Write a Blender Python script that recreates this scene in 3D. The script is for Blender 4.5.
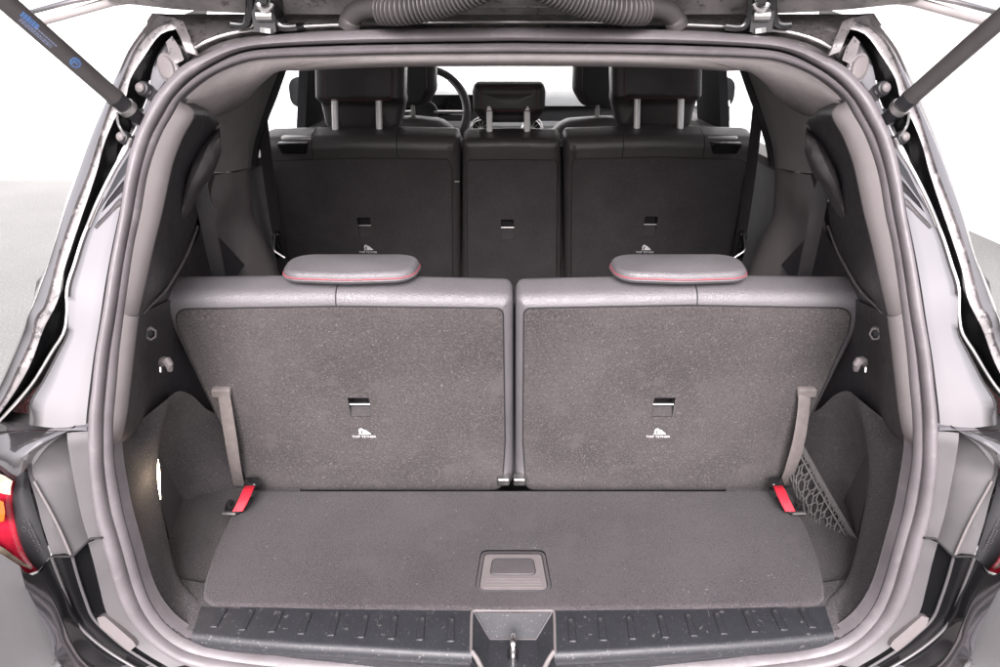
import bpy, bmesh, math, random
import numpy as np
from mathutils import Vector, Matrix
from mathutils.geometry import tessellate_polygon

random.seed(7)
for o in list(bpy.data.objects):
    bpy.data.objects.remove(o)
S = bpy.context.scene
R = math.radians

# ------------------------------------------------------------------ camera
F = 720.0                       # focal length in photo pixels (photo 1000 x 667)
CX, CY = 513.0, 333.5
PITCH = R(22.8)
CAM = np.array((0.0, 0.0, 1.56))
cam_d = bpy.data.cameras.new('camera')
cam = bpy.data.objects.new('camera', cam_d)
S.collection.objects.link(cam)
cam.location = CAM
cam.rotation_euler = (R(90) - PITCH, 0, 0)
cam_d.sensor_width = 36
cam_d.lens = F / 1000 * 36
cam_d.shift_x = -0.013
cam_d.clip_start = 0.02
cam_d.clip_end = 500
S.camera = cam

# ------------------------------------------------------------------ sky and light
SUN_EL, SUN_AZ = 38.0, 182.0     # azimuth clockwise from +Y: behind the camera, a little to the left
w = bpy.data.worlds.new('World'); S.world = w; w.use_nodes = True
wn, wl = w.node_tree.nodes, w.node_tree.links
bg = wn['Background']
sky = wn.new('ShaderNodeTexSky'); sky.sky_type = 'NISHITA'; sky.sun_disc = False
sky.sun_elevation = R(SUN_EL); sky.sun_rotation = R(SUN_AZ)
sky.dust_density = 6.0; sky.air_density = 1.0; sky.ozone_density = 1.0
hs = wn.new('ShaderNodeHueSaturation'); hs.inputs['Saturation'].default_value = 0.12
wl.new(sky.outputs[0], hs.inputs['Color']); tn = wn.new('ShaderNodeMix'); tn.data_type = 'RGBA'; tn.blend_type = 'MULTIPLY'; tn.inputs[0].default_value = 1.0
tn.inputs[7].default_value = (1.0, .955, .985, 1)
wl.new(hs.outputs[0], tn.inputs[6]); wl.new(tn.outputs[2], bg.inputs['Color'])
bg.inputs['Strength'].default_value = 0.15
sd = bpy.data.lights.new('sun', 'SUN'); so = bpy.data.objects.new('sun', sd); S.collection.objects.link(so)
sd.energy = 1.2; sd.angle = R(35); sd.color = (1.0, 0.93, 0.94)
sdir = Vector((math.sin(R(SUN_AZ)) * math.cos(R(SUN_EL)), math.cos(R(SUN_AZ)) * math.cos(R(SUN_EL)), math.sin(R(SUN_EL))))
so.rotation_euler = sdir.to_track_quat('Z', 'Y').to_euler()
so.location = (-2, -4, 6)
S.view_settings.view_transform = 'Standard'
S.view_settings.look = 'None'
S.view_settings.gamma = 1.0
S.view_settings.use_curve_mapping = False
S.view_settings.exposure = 1.65
S.render.engine = 'CYCLES'
S.cycles.max_bounces = 10
S.cycles.diffuse_bounces = 5
S.cycles.transparent_max_bounces = 16

# ------------------------------------------------------------------ projection helpers (photo pixel -> place)
FW = np.array((0, math.cos(PITCH), -math.sin(PITCH)))
UP = np.array((0, math.sin(PITCH), math.cos(PITCH)))
RT = np.array((1.0, 0, 0))
def ray(px, py):
    return FW + (px - CX) / F * RT + (CY - py) / F * UP
def PY(px, py, Y):
    d = ray(px, py); return CAM + d * (Y / d[1])
def PZ(px, py, z):
    d = ray(px, py); return CAM + d * ((z - CAM[2]) / d[2])
def PX(px, py, X):
    d = ray(px, py); return CAM + d * (X / d[0])
_z = np.array([0.30, .60, .70, .76, .90, 1.06, 1.24, 1.40, 1.60, 1.75])
_y = np.array([.760, .762, .767, .775, .787, .815, .875, .945, 1.055, 1.15])
def yap(z): return float(np.interp(z, _z, _y))
def PA(px, py, off=0.0):
    """on the curved plane of the hatch opening, off metres further forward"""
    d = ray(px, py); lo, hi = .2, 3.0
    for _ in range(50):
        t = (lo + hi) / 2; p = CAM + d * t
        if p[1] - yap(p[2]) - off > 0: hi = t
        else: lo = t
    return CAM + d * t

def crv(pts, n, tension=0.5, closed=False):
    """Catmull-Rom through pts, resampled to n points evenly along its length"""
    P = [np.array(p, float) for p in pts]
    if len(P) == 2:
        return [P[0] + (P[1] - P[0]) * i / (n - 1) for i in range(n)]
    Q = ([P[-1]] + P + [P[0], P[1]]) if closed else ([2 * P[0] - P[1]] + P + [2 * P[-1] - P[-2]])
    out = []
    m = 14
    for i in range(1, len(Q) - 2):
        p0, p1, p2, p3 = Q[i - 1], Q[i], Q[i + 1], Q[i + 2]
        # centripetal-like: limit tangents
        l = np.linalg.norm(p2 - p1)
        m1 = (p2 - p0); m2 = (p3 - p1)
        n1 = np.linalg.norm(m1) + 1e-9; n2 = np.linalg.norm(m2) + 1e-9
        m1 = m1 / n1 * l; m2 = m2 / n2 * l
        for k in range(m):
            t = k / m
            out.append((2*t**3-3*t*t+1)*p1 + (t**3-2*t*t+t)*m1 + (-2*t**3+3*t*t)*p2 + (t**3-t*t)*m2)
    if not closed: out.append(P[-1])
    else: out.append(P[0])
    out = np.array(out)
    d = np.r_[0, np.cumsum(np.linalg.norm(np.diff(out, axis=0), axis=1))]
    s = np.linspace(0, d[-1], n + 1)[:-1] if closed else np.linspace(0, d[-1], n)
    return [np.array([np.interp(x, d, out[:, k]) for k in range(out.shape[1])]) for x in s]

# ------------------------------------------------------------------ mesh collector
class MB:
    def __init__(s): s.v = []; s.f = []
    def add(s, v, f):
        b = len(s.v); s.v += [tuple(map(float, p)) for p in v]; s.f += [tuple(b + i for i in q) for q in f]; return s
    def loft(s, lines, closed_u=False, closed_v=False, cap=False):
        n = len(lines[0]); m = len(lines); v = [p for l in lines for p in l]; f = []
        for j in range(m if closed_v else m - 1):
            for i in range(n if closed_u else n - 1):
                a = j * n + i; b = j * n + (i + 1) % n; c = ((j + 1) % m) * n + (i + 1) % n; d = ((j + 1) % m) * n + i
                f.append((a, b, c, d))
        if cap:
            f.append(tuple(range(n))[::-1]); f.append(tuple((m - 1) * n + i for i in range(n)))
        return s.add(v, f)
    def tube(s, path, r, sides=10, cap=True, flat=1.0, up=(0, 0, 1)):
        path = [np.array(p, float) for p in path]; n = len(path); rs = r if hasattr(r, '__len__') else [r] * n
        rings = []
        t0 = None
        for i, p in enumerate(path):
            t = path[min(i + 1, n - 1)] - path[max(i - 1, 0)]; t /= np.linalg.norm(t) + 1e-12
            if t0 is None:
                a = np.cross(t, np.array(up, float))
                if np.linalg.norm(a) < 1e-3: a = np.cross(t, (1, 0, 0))
            else:
                a = a - t * np.dot(a, t)
            a = a / np.linalg.norm(a); b = np.cross(t, a); t0 = t
            rings.append([p + rs[i] * (math.cos(k) * a + flat * math.sin(k) * b) for k in np.linspace(0, 2 * math.pi, sides, endpoint=False)])
        return s.loft(rings, closed_u=True, cap=cap)
    def box(s, c, size, rot=None):
        c = np.array(c, float); h = np.array(size, float) / 2; v = []
        for x in (-1, 1):
            for y in (-1, 1):
                for z in (-1, 1):
                    p = Vector((x * h[0], y * h[1], z * h[2]))
                    if rot is not None: p = rot @ p
                    v.append(c + np.array(p))
        return s.add(v, [(0, 1, 3, 2), (4, 6, 7, 5), (0, 4, 5, 1), (2, 3, 7, 6), (0, 2, 6, 4), (1, 5, 7, 3)])
    def ribbon(s, path, wdir, width, th, nrm=None):
        """a strap: path of centres, wdir the direction across, th its thickness"""
        path = [np.array(p, float) for p in path]; n = len(path); rings = []
        for i, p in enumerate(path):
            wd = np.array(wdir[i] if isinstance(wdir, list) else wdir, float); wd /= np.linalg.norm(wd)
            t = path[min(i + 1, n - 1)] - path[max(i - 1, 0)]; nn = np.cross(t, wd); nn /= np.linalg.norm(nn)
            a = wd * width / 2; b = nn * th / 2
            e = .12
            rings.append([p - a + b * .3, p - a * (1 - e) + b, p + a * (1 - e) + b, p + a + b * .3, p + a - b * .3, p + a * (1 - e) - b, p - a * (1 - e) - b, p - a - b * .3])
        return s.loft(rings, closed_u=True, cap=True)
    def mirrored(s):
        m = MB(); m.v = [(-x, y, z) for x, y, z in s.v]; m.f = [tuple(reversed(q)) for q in s.f]; return m

class Frame:
    def __init__(s, o, u, v):
        s.o = np.array(o, float); s.u = np.array(u, float) / np.linalg.norm(u); v = np.array(v, float)
        v = v - s.u * np.dot(v, s.u); s.v = v / np.linalg.norm(v); s.n = np.cross(s.u, s.v)
    def pt(s, a, b, c=0.0): return s.o + s.u * a + s.v * b + s.n * c
    def px(s, x, y, c=0.0):
        d = ray(x, y); q = s.o + s.n * c
        t = np.dot(q - CAM, s.n) / np.dot(d, s.n); p = CAM + d * t - s.o
        return (float(np.dot(p, s.u)), float(np.dot(p, s.v)))

def area2(P): return sum(P[i][0] * P[(i + 1) % len(P)][1] - P[(i + 1) % len(P)][0] * P[i][1] for i in range(len(P)))
def fillet(P, r, seg=6):
    """round the corners of a 2D polygon; r one radius or a list"""
    n = len(P); out = []
    for i in range(n):
        a, b, c = np.array(P[i - 1]), np.array(P[i]), np.array(P[(i + 1) % n])
        rr = r[i] if hasattr(r, '__len__') else r
        d1 = a - b; d2 = c - b; l1 = np.linalg.norm(d1); l2 = np.linalg.norm(d2); d1 = d1 / l1; d2 = d2 / l2
        ang = math.acos(max(-1, min(1, float(np.dot(d1, d2)))))
        if rr <= 0 or ang > 3.05: out.append(tuple(b)); continue
        k = min(rr / math.tan(ang / 2), l1 * .49, l2 * .49)
        p, q = b + d1 * k, b + d2 * k
        for t in np.linspace(0, 1, seg + 1):
            out.append(tuple((1 - t) ** 2 * p + 2 * t * (1 - t) * (b * .82 + (p + q) / 2 * .18) + t * t * q))
    return out
def dens(P, step):
    out = []
    for i in range(len(P)):
        a, b = np.array(P[i]), np.array(P[(i + 1) % len(P)]); k = max(1, int(np.linalg.norm(b - a) / step))
        out += [tuple(a + (b - a) * j / k) for j in range(k)]
    return out
def inset(P, d):
    n = len(P); out = []
    for i in range(n):
        a, b, c = np.array(P[i - 1]), np.array(P[i]), np.array(P[(i + 1) % n])
        e1 = b - a; e2 = c - b; e1 = e1 / (np.linalg.norm(e1) + 1e-9); e2 = e2 / (np.linalg.norm(e2) + 1e-9)
        n1 = np.array((-e1[1], e1[0])); n2 = np.array((-e2[1], e2[0])); m = n1 + n2; l = np.dot(m, m) / 2
        out.append(tuple(b + m * d / max(l, .3)))
    return out
def slab(fr, P, t, r=.005, n0=0.0, puff=0.0, seg=5, holes=(), back=True, mb=None, prings=4, shift=None):
    """a solid plate: outline P in frame fr, its rounded face at n0, thickness t behind it; puff domes the face; holes are cut through the face"""
    mb = mb or MB()
    if area2(P) < 0: P = P[::-1]
    rings = []
    def ring(Q, c): return [fr.pt(a, b, c) + (np.array(shift(a, b)) if shift else 0) for a, b in Q]
    for k in range(seg + 1):
        th = k / seg * math.pi / 2
        rings.append(ring(inset(P, r * (1 - math.sin(th))), n0 - r * (1 - math.cos(th))))
    rb = min(r, t * .45)
    rings.append(ring(P, n0 - t + rb)); 
    if back:
        for k in range(1, 4):
            th = k / 3 * math.pi / 2
            rings.append(ring(inset(P, rb * (1 - math.cos(th))), n0 - t + rb * (1 - math.sin(th))))
    front = inset(P, r)
    if puff:
        c = np.mean(np.array(front), axis=0); pr = []
        for k in range(prings, 0, -1):
            sc = (k / (prings + .0)) ; sc = sc * .999
            if k == prings: continue
            Q = [tuple(c + (np.array(q) - c) * sc) for q in front]
            pr.append(ring(Q, n0 + puff * (1 - sc ** 2)))
        pr = pr[::-1]
        rings = pr + rings
        mb.loft(rings, closed_u=True)
        b = len(mb.v); n = len(P)
        mb.add([fr.pt(c[0], c[1], n0 + puff) + (np.array(shift(*c)) if shift else 0)] + pr[0], [(0, 1 + (i + 1) % n, 1 + i)[::-1] for i in range(n)])
    else:
        mb.loft(rings, closed_u=True)
        loops = [[Vector((a, b, 0)) for a, b in front]] + [[Vector((a, b, 0)) for a, b in h] for h in holes]
        flat = [p for l in loops for p in l]; tris = tessellate_polygon(loops)
        v = [fr.pt(p.x, p.y, n0) + (np.array(shift(p.x, p.y)) if shift else 0) for p in flat]
        fs = []
        for q in tris:
            a, b, c = (flat[i] for i in q)
            fs.append(tuple(q) if (b - a).cross(c - a).z > 0 else tuple(q)[::-1])
        mb.add(v, fs)
    if back:
        mb.add(rings[-1], [tuple(range(len(P)))[::-1]])
    return mb
def rect(cx, cy, w_, h_): return [(cx - w_/2, cy - h_/2), (cx + w_/2, cy - h_/2), (cx + w_/2, cy + h_/2), (cx - w_/2, cy + h_/2)]

COL = S.collection
WORG = {}
def put(name, mb, mat, parent=None, smooth=True, angle=35, label=None, weld=True, **props):
    while parent is not None and parent.parent is not None and parent.parent.parent is not None: parent = parent.parent
    me = bpy.data.meshes.new(name)
    V = np.array(mb.v)
    lo, hi = V.min(0), V.max(0); org = np.array(((lo[0] + hi[0]) / 2, (lo[1] + hi[1]) / 2, lo[2]))
    me.from_pydata([tuple(p) for p in V - org], [], mb.f)
    if weld:
        bm = bmesh.new(); bm.from_mesh(me); bmesh.ops.remove_doubles(bm, verts=bm.verts, dist=1e-5)
        bmesh.ops.recalc_face_normals(bm, faces=bm.faces); bm.to_mesh(me); bm.free()
    me.materials.append(mat)
    if smooth:
        me.shade_smooth(); me.set_sharp_from_angle(angle=R(angle))
    o = bpy.data.objects.new(name, me); COL.objects.link(o)
    WORG[o.name] = org
    o.location = org - (WORG[parent.name] if parent else 0)
    if parent: o.parent = parent
    if label: o['label'] = label
    for k, v in props.items(): o[k] = v
    return o
def empty(name, loc, label, cat, group=None):
    o = bpy.data.objects.new(name, None); COL.objects.link(o); o.location = loc; WORG[o.name] = np.array(loc, float)
    o.empty_display_size = .1; o['label'] = label; o['category'] = cat
    if group: o['group'] = group
    return o
def both(name, mb, mat, pl, pr=None, labels=(None, None), **k):
    a = put(name, mb, mat, pl, label=labels[0], **k); b = put(name, mb.mirrored(), mat, pr or pl, label=labels[1], **k)
    return a, b
def solid(o, th, off=-1):
    m = o.modifiers.new('thickness', 'SOLIDIFY'); m.thickness = th; m.offset = off; return o
def fine(lines, k=3):
    """more lines between the given ones, on a smooth curve across them"""
    m = len(lines); cols = [crv([l[i] for l in lines], (m - 1) * k + 1) for i in range(len(lines[0]))]
    return [[c[j] for c in cols] for j in range((m - 1) * k + 1)]
def textmb(s, size, fr, a, b, c, align='CENTER', rot=0.0):
    cu = bpy.data.curves.new('t', 'FONT'); cu.body = s; cu.size = size; cu.align_x = align; cu.resolution_u = 2
    o = bpy.data.objects.new('t', cu); COL.objects.link(o)
    me = bpy.data.meshes.new_from_object(o.evaluated_get(bpy.context.evaluated_depsgraph_get()))
    mb = MB(); cr, sr = math.cos(rot), math.sin(rot)
    mb.add([fr.pt(a + v.co.x * cr - v.co.y * sr, b + v.co.x * sr + v.co.y * cr, c) for v in me.vertices], [tuple(p.vertices) for p in me.polygons])
    bpy.data.objects.remove(o); bpy.data.curves.remove(cu); bpy.data.meshes.remove(me)
    return mb

# ------------------------------------------------------------------ materials
def mat(name, col, rough=.5, metal=0.0, spec=.5, var=0.0, vscale=30, bump=0.0, bscale=400, bdist=.001, coat=0.0, croughness=.05,
        spk=None, kind='noise', detail=4, rvar=0.0, sheen=0.0, trans=0.0, emit=None):
    m = bpy.data.materials.new(name); m.use_nodes = True
    N, L = m.node_tree.nodes, m.node_tree.links; b = N['Principled BSDF']
    b.inputs['Roughness'].default_value = rough; b.inputs['Metallic'].default_value = metal
    b.inputs['Specular IOR Level'].default_value = spec
    b.inputs['Coat Weight'].default_value = coat; b.inputs['Coat Roughness'].default_value = croughness
    b.inputs['Sheen Weight'].default_value = sheen; b.inputs['Sheen Roughness'].default_value = .4
    b.inputs['Transmission Weight'].default_value = trans
    if emit: b.inputs['Emission Color'].default_value = (*emit[0], 1); b.inputs['Emission Strength'].default_value = emit[1]
    tc = N.new('ShaderNodeTexCoord'); co = tc.outputs['Object']
    src = None
    rgb = N.new('ShaderNodeRGB'); rgb.outputs[0].default_value = (*col, 1); src = rgb.outputs[0]
    def noise(scale, det=4, rgh=.55):
        n = N.new('ShaderNodeTexNoise'); n.inputs['Scale'].default_value = scale; n.inputs['Detail'].default_value = det; n.inputs['Roughness'].default_value = rgh
        L.new(co, n.inputs['Vector']); return n
    def ramp(inp, a, c, lo=0.0, hi=1.0):
        r = N.new('ShaderNodeMapRange'); r.inputs['From Min'].default_value = a; r.inputs['From Max'].default_value = c
        r.inputs['To Min'].default_value = lo; r.inputs['To Max'].default_value = hi; L.new(inp, r.inputs['Value']); return r.outputs[0]
    def mul(c_, f_):
        x = N.new('ShaderNodeVectorMath'); x.operation = 'SCALE'; L.new(c_, x.inputs[0]); L.new(f_, x.inputs['Scale']); return x.outputs[0]
    def mix(c_, col2, fac):
        x = N.new('ShaderNodeMix'); x.data_type = 'RGBA'; L.new(fac, x.inputs[0]); L.new(c_, x.inputs[6]); x.inputs[7].default_value = (*col2, 1); return x.outputs[2]
    if var:
        n = noise(vscale, detail); src = mul(src, ramp(n.outputs[0], .3, .7, 1 - var, 1 + var))
    if rvar:
        n = noise(vscale * 1.7, 5); L.new(ramp(n.outputs[0], .3, .7, max(.02, rough - rvar), min(1, rough + rvar)), b.inputs['Roughness'])
    if spk:                       # list of (scale, threshold low, high, colour, strength): fibre flecks, lint, scuffs
        for sc, lo, hi, c2, st in spk:
            n = noise(sc, 3, .6); src = mix(src, c2, ramp(n.outputs[0], lo, hi, 0, st))
    L.new(src, b.inputs['Base Color'])
    if bump:
        if kind == 'leather':
            v = N.new('ShaderNodeTexVoronoi'); v.feature = 'DISTANCE_TO_EDGE'; v.inputs['Scale'].default_value = bscale; L.new(co, v.inputs['Vector']); h = ramp(v.outputs['Distance'], 0, .35)
        else:
            h = noise(bscale, 4, .65).outputs[0]
        bp = N.new('ShaderNodeBump'); bp.inputs['Strength'].default_value = bump; bp.inputs['Distance'].default_value = bdist
        L.new(h, bp.inputs['Height']); L.new(bp.outputs[0], b.inputs['Normal'])
    return m
M = {}
M['rubber'] = mat('seal_rubber', (.115, .104, .110), .48, spec=.5, var=.14, vscale=22, bump=.2, bscale=900, rvar=.1, spk=[(35, .60, .72, (.17, .155, .16), .5), (260, .70, .74, (.4, .38, .37), .5)])
M['trim'] = mat('trim_plastic', (.070, .065, .068), .40, spec=.5, var=.08, vscale=40, bump=.25, bscale=1400, bdist=.0004, spk=[(150, .69, .74, (.3, .28, .28), .5)])
M['door_grey'] = mat('door_lining', (.30, .30, .295), .6, var=.06, vscale=20)
M['post'] = mat('brushed_steel_post', (.93, .92, .91), .45, metal=.35, rvar=.08)
M['mark_grey'] = mat('moulded_grey', (.06, .058, .058), .5)
M['trim_shaded'] = mat('shaded_trim_plastic', (.036, .034, .037), .42, spec=.5, var=.1, vscale=40, bump=.25, bscale=1400, bdist=.0004, rvar=.06, spk=[(150, .69, .74, (.2, .19, .19), .5)])  # trim plastic darkened to paint in the shade on inward faces
M['housing'] = mat('belt_housing_plastic', (.065, .061, .064), .36, spec=.55, var=.06, vscale=30, bump=.2, bscale=1400, bdist=.0003)
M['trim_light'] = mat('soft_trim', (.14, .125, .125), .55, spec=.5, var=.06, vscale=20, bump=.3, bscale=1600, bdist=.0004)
M['headliner'] = mat('headliner_fabric', (.38, .345, .340), .85, spec=.2, var=.07, vscale=50, bump=.3, bscale=1800, bdist=.0004)
M['pillar_grey'] = mat('grey_pillar_cover', (.25, .232, .23), .6, spec=.35, var=.06, vscale=30, bump=.3, bscale=1600, bdist=.0004)
M['matt_black'] = mat('matt_black', (.012, .012, .013), .85, spec=.1)
M['dark'] = mat('black_plastic', (.018, .018, .020), .42, spec=.5, var=.15, vscale=60, bump=.15, bscale=1200, bdist=.0003)
M['gloss_black'] = mat('gloss_black_paint', (.012, .012, .013), .16, spec=.5, coat=.6, var=.1, rvar=.05, vscale=20)
M['sill'] = mat('sill_plastic', (.021, .022, .026), .44, spec=.5, var=.1, vscale=40, bump=.3, bscale=1500, bdist=.0004, rvar=.06,
                spk=[(420, .64, .72, (.35, .34, .34), .5), (90, .66, .70, (.16, .15, .15), .5)])
M['carpet'] = mat('boot_carpet', (.066, .0595, .0625), .95, spec=.12, var=.25, vscale=9, bump=1.0, bscale=420, bdist=.005, sheen=.1,
                  spk=[(300, .50, .70, (.14, .126, .130), .75), (320, .46, .28, (.018, .0165, .0175), .75), (30, .55, .7, (.088, .080, .083), .6), (190, .71, .74, (.5, .47, .45), .6)])
M['carpet_seat'] = mat('seat_carpet', (.066, .0585, .0585), .95, spec=.12, var=.3, vscale=5, bump=.9, bscale=420, bdist=.004, sheen=.1,
                  spk=[(300, .50, .70, (.14, .125, .123), .75), (330, .46, .30, (.022, .0195, .02), .7), (22, .56, .70, (.095, .085, .083), .6), (48, .62, .72, (.105, .094, .090), .5), (180, .71, .74, (.40, .37, .35), .4)])
M['carpet_board'] = mat('board_carpet', (.056, .0505, .0535), .95, spec=.12, var=.2, vscale=5, bump=.9, bscale=480, bdist=.003, sheen=.1,
                  spk=[(400, .50, .70, (.11, .100, .104), .75), (420, .46, .30, (.020, .018, .0195), .75), (18, .56, .70, (.070, .063, .066), .6)])
M['carpet_dark'] = mat('second_row_carpet', (.050, .046, .047), .9, spec=.2, var=.15, vscale=12, bump=.5, bscale=600, bdist=.001, spk=[(350, .55, .7, (.09, .083, .084), .7), (380, .45, .3, (.02, .018, .018), .6)])
M['leather'] = mat('grey_leather', (.110, .104, .110), .47, spec=.6, var=.10, vscale=8, bump=.42, bscale=260, bdist=.0009, kind='leather', rvar=.09)
M['leather_dark'] = mat('black_leather', (.054, .049, .049), .40, spec=.55, var=.1, vscale=14, bump=.35, bscale=420, bdist=.0006, kind='leather', rvar=.05)
M['stitch'] = mat('red_thread', (.36, .075, .095), .7)
M['stitch_dark'] = mat('wine_thread', (.12, .035, .04), .6)
M['seam'] = mat('dark_seam', (.012, .011, .012), .8)
M['strap'] = mat('grey_webbing', (.165, .146, .140), .75, spec=.3, var=.12, vscale=60, bump=.7, bscale=700, bdist=.001)
M['belt'] = mat('belt_webbing', (.045, .042, .044), .6, spec=.3, var=.1, bump=.4, bscale=1200, bdist=.0005)
M['red'] = mat('red_webbing', (.55, .018, .035), .55, spec=.4, var=.1, vscale=80, bump=.4, bscale=1200, bdist=.0005)
M['chrome'] = mat('bright_steel', (.80, .79, .78), .22, metal=1.0, rvar=.08)
M['steel'] = mat('satin_steel', (.52, .51, .50), .38, metal=1.0, rvar=.1)
M['paint'] = mat('dark_grey_metallic_paint', (.25, .24, .25), .10, metal=.88, spec=.5, coat=1.0, croughness=.02, var=.04, vscale=6)
M['paint_inner'] = mat('dusty_inner_paint', (.16, .147, .148), .40, metal=.1, coat=.5, croughness=.2, var=.4, vscale=26, rvar=.12,
                       spk=[(110, .56, .64, (.03, .03, .033), .85), (60, .60, .66, (.42, .39, .39), .6)])
M['flange'] = mat('satin_flange_paint', (.095, .090, .093), .40, metal=.25, coat=.35, croughness=.25, var=.1, vscale=18, rvar=.08)
M['gate'] = mat('tailgate_inner_panel', (.30, .28, .275), .45, metal=.2, var=.35, vscale=24, rvar=.1, spk=[(75, .58, .66, (.08, .07, .07), .7)])
M['lamp_red'] = mat('red_lamp_lens', (.36, .012, .030), .10, coat=1.0, spec=.6, var=.3, vscale=40, bump=.12, bscale=160, bdist=.002, kind='leather')
M['lamp_clear'] = mat('clear_lamp_lens', (.34, .28, .21), .10, coat=1.0, var=.35, vscale=70, bump=.3, bscale=140, bdist=.002, kind='leather')
M['lamp_amber'] = mat('amber_lamp_lens', (.36, .085, .012), .15, coat=1.0)
M['white_print'] = mat('white_print', (.85, .84, .83), .6)
M['grey_print'] = mat('grey_print', (.30, .29, .29), .6)
M['blue_print'] = mat('blue_print', (.075, .15, .32), .5)
M['blue_grey_print'] = mat('pale_blue_print', (.17, .19, .29), .5)
M['strut'] = mat('strut_body', (.060, .054, .054), .42, spec=.5, var=.1, vscale=40)
M['dash'] = mat('dashboard_plastic', (.55, .55, .54), .5, var=.05)
M['dash_dark'] = mat('dashboard_dark', (.03, .03, .032), .45)
M['screen'] = mat('display_glass', (.006, .006, .007), .08, coat=1)
M['net'] = mat('net_cord', (.09, .084, .084), .7, spec=.3, var=.15, vscale=200)
M['lampglow'] = mat('lit_lamp_lens', (1, .8, .55), .4, emit=((1.0, .80, .55), 9.0))
M['concrete'] = mat('pale_concrete', (.160, .162, .158), .9, spec=.2, var=.08, vscale=1.2, bump=.5, bscale=90, bdist=.005,
                    spk=[(75, .50, .66, (.24, .242, .236), .8), (95, .47, .32, (.090, .091, .089), .8)])
M['wall'] = mat('white_render', (.82, .82, .81), .9, spec=.2, var=.02, vscale=3, bump=.2, bscale=60, bdist=.003)
def glass():
    m = bpy.data.materials.new('window_glass'); m.use_nodes = True; N, L = m.node_tree.nodes, m.node_tree.links
    N.remove(N['Principled BSDF']); t = N.new('ShaderNodeBsdfTransparent'); t.inputs[0].default_value = (.86, .89, .88, 1)
    g = N.new('ShaderNodeBsdfGlossy'); g.inputs['Roughness'].default_value = .02; lw = N.new('ShaderNodeLayerWeight'); lw.inputs[0].default_value = .5
    pw = N.new('ShaderNodeMath'); pw.operation = 'POWER'; pw.inputs[1].default_value = 5.0; L.new(lw.outputs['Facing'], pw.inputs[0])
    f = N.new('ShaderNodeMath'); f.operation = 'MULTIPLY_ADD'; f.inputs[1].default_value = .9; f.inputs[2].default_value = .05; L.new(pw.outputs[0], f.inputs[0])
    x = N.new('ShaderNodeMixShader'); L.new(f.outputs[0], x.inputs[0]); L.new(t.outputs[0], x.inputs[1]); L.new(g.outputs[0], x.inputs[2]); L.new(x.outputs[0], N['Material Output'].inputs[0]); return m
M['glass'] = glass()

# ------------------------------------------------------------------ setting: ground and the white walls round the car
g = MB(); n = 40
g.add([(x, y, 0) for y in (-60, 60) for x in (-60, 60)], [(0, 1, 3, 2)])
put('ground', g, M['concrete'], kind='structure', smooth=False)
yb = PZ(30, 180, 0)[1]
p1, p2 = PZ(968, 226, 0), PZ(1000, 249, 0)
wx = (p1[0] + p2[0]) / 2
b = MB().box((-6 + wx / 2, yb + .1, 2.5), (12 + wx, .2, 5.0))
put('wall_front', b, M['wall'], kind='structure', smooth=False)
b = MB().box((wx + .1, (yb + 2.5) / 2, 2.5), (.2, yb - 2.5, 5.0))
put('wall_side', b, M['wall'], kind='structure', smooth=False)

# ------------------------------------------------------------------ the car
car = empty('car', (0, 3.0, 0), 'dark grey car seen from behind into its open boot with three rows of seats', 'car')

# traced lines of the left half, from the top centre round to the bottom centre (photo pixels)
A_ = [(513,28),(400,29),(330,31),(260,36.5),(228,43.7),(204,54),(180,66),(164,83),(151,100),(144,116),(137,131),(130.6,150),(125.8,174),(123,195),(120.5,213),(114.7,242),(109,274),(103,312),(96.3,352),(92.3,390),(89.5,412),(88.8,434),(89.9,466),(92.3,490),(96,514),(104,545),(113,578),(122,603),(137,627),(158,646),(190,664),(230,674),(320,682),(420,688),(513,690)]
B_ = [(513,42),(400,43.5),(330,45),(260,48.5),(236,53.3),(212,64.6),(190,79),(172,98),(161,116),(150,137),(142,163),(136,190),(132,213),(122.7,263),(115.5,312),(109,350),(105,384),(102.6,414),(102.4,442),(103,466),(106,493),(110,514),(117,537),(124,562),(132.5,591),(146,619),(166,640),(188,653),(220,660),(270,667),(350,673),(430,677),(513,678)]
D_ = [(513,54),(400,55),(330,57),(260,60),(236,65.4),(212,75.8),(193,88.7),(180,101),(173,114),(162.7,132),(153,156),(146.7,179),(141,213),(135,240),(130.5,267),(124,314),(119.6,350),(116.4,387),(114,413),(113,450),(115.6,474),(119,493),(123,514),(131.5,545),(146.7,595),(162.7,621),(182,637),(205,646),(240,653),(290,658),(360,662),(430,667),(513,669)]
NA = 150
def apline(pts, off, n=NA): return crv([PA(x, y, off) for x, y in pts], n)
def fullring(L):                                # left half -> whole ring, top centre to bottom centre and back up
    return L + [np.array((-p[0], p[1], p[2])) for p in L[::-1][1:-1]]
def blend(L1, L2, t, off=0.0):
    return [a * (1 - t) + b * t + np.array((0, off, 0)) for a, b in zip(L1, L2)]
LA, LB, LD = apline(A_, .012), apline(B_, .010), apline(D_, .012)
lines = [blend(LA, LB, t, o) for t, o in ((0, .008), (.04, .0), (.16, -.007), (.4, -.011), (.65, -.010), (.84, -.005), (.92, .002), (.95, .022), (1.0, .028))]
lines += [blend(LB, LD, t, o) for t, o in ((.06, .024), (.10, .004), (.22, -.003), (.45, -.007), (.7, -.005), (.86, .001), (.93, .018), (1.0, .024))]
put('door_seal', MB().loft([fullring(l) for l in lines], closed_u=True), M['rubber'], car, label='thick grey double-lipped rubber seal round the hatch opening', angle=60)
groove = [blend(LB, LB, 0, .0)]
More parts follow.
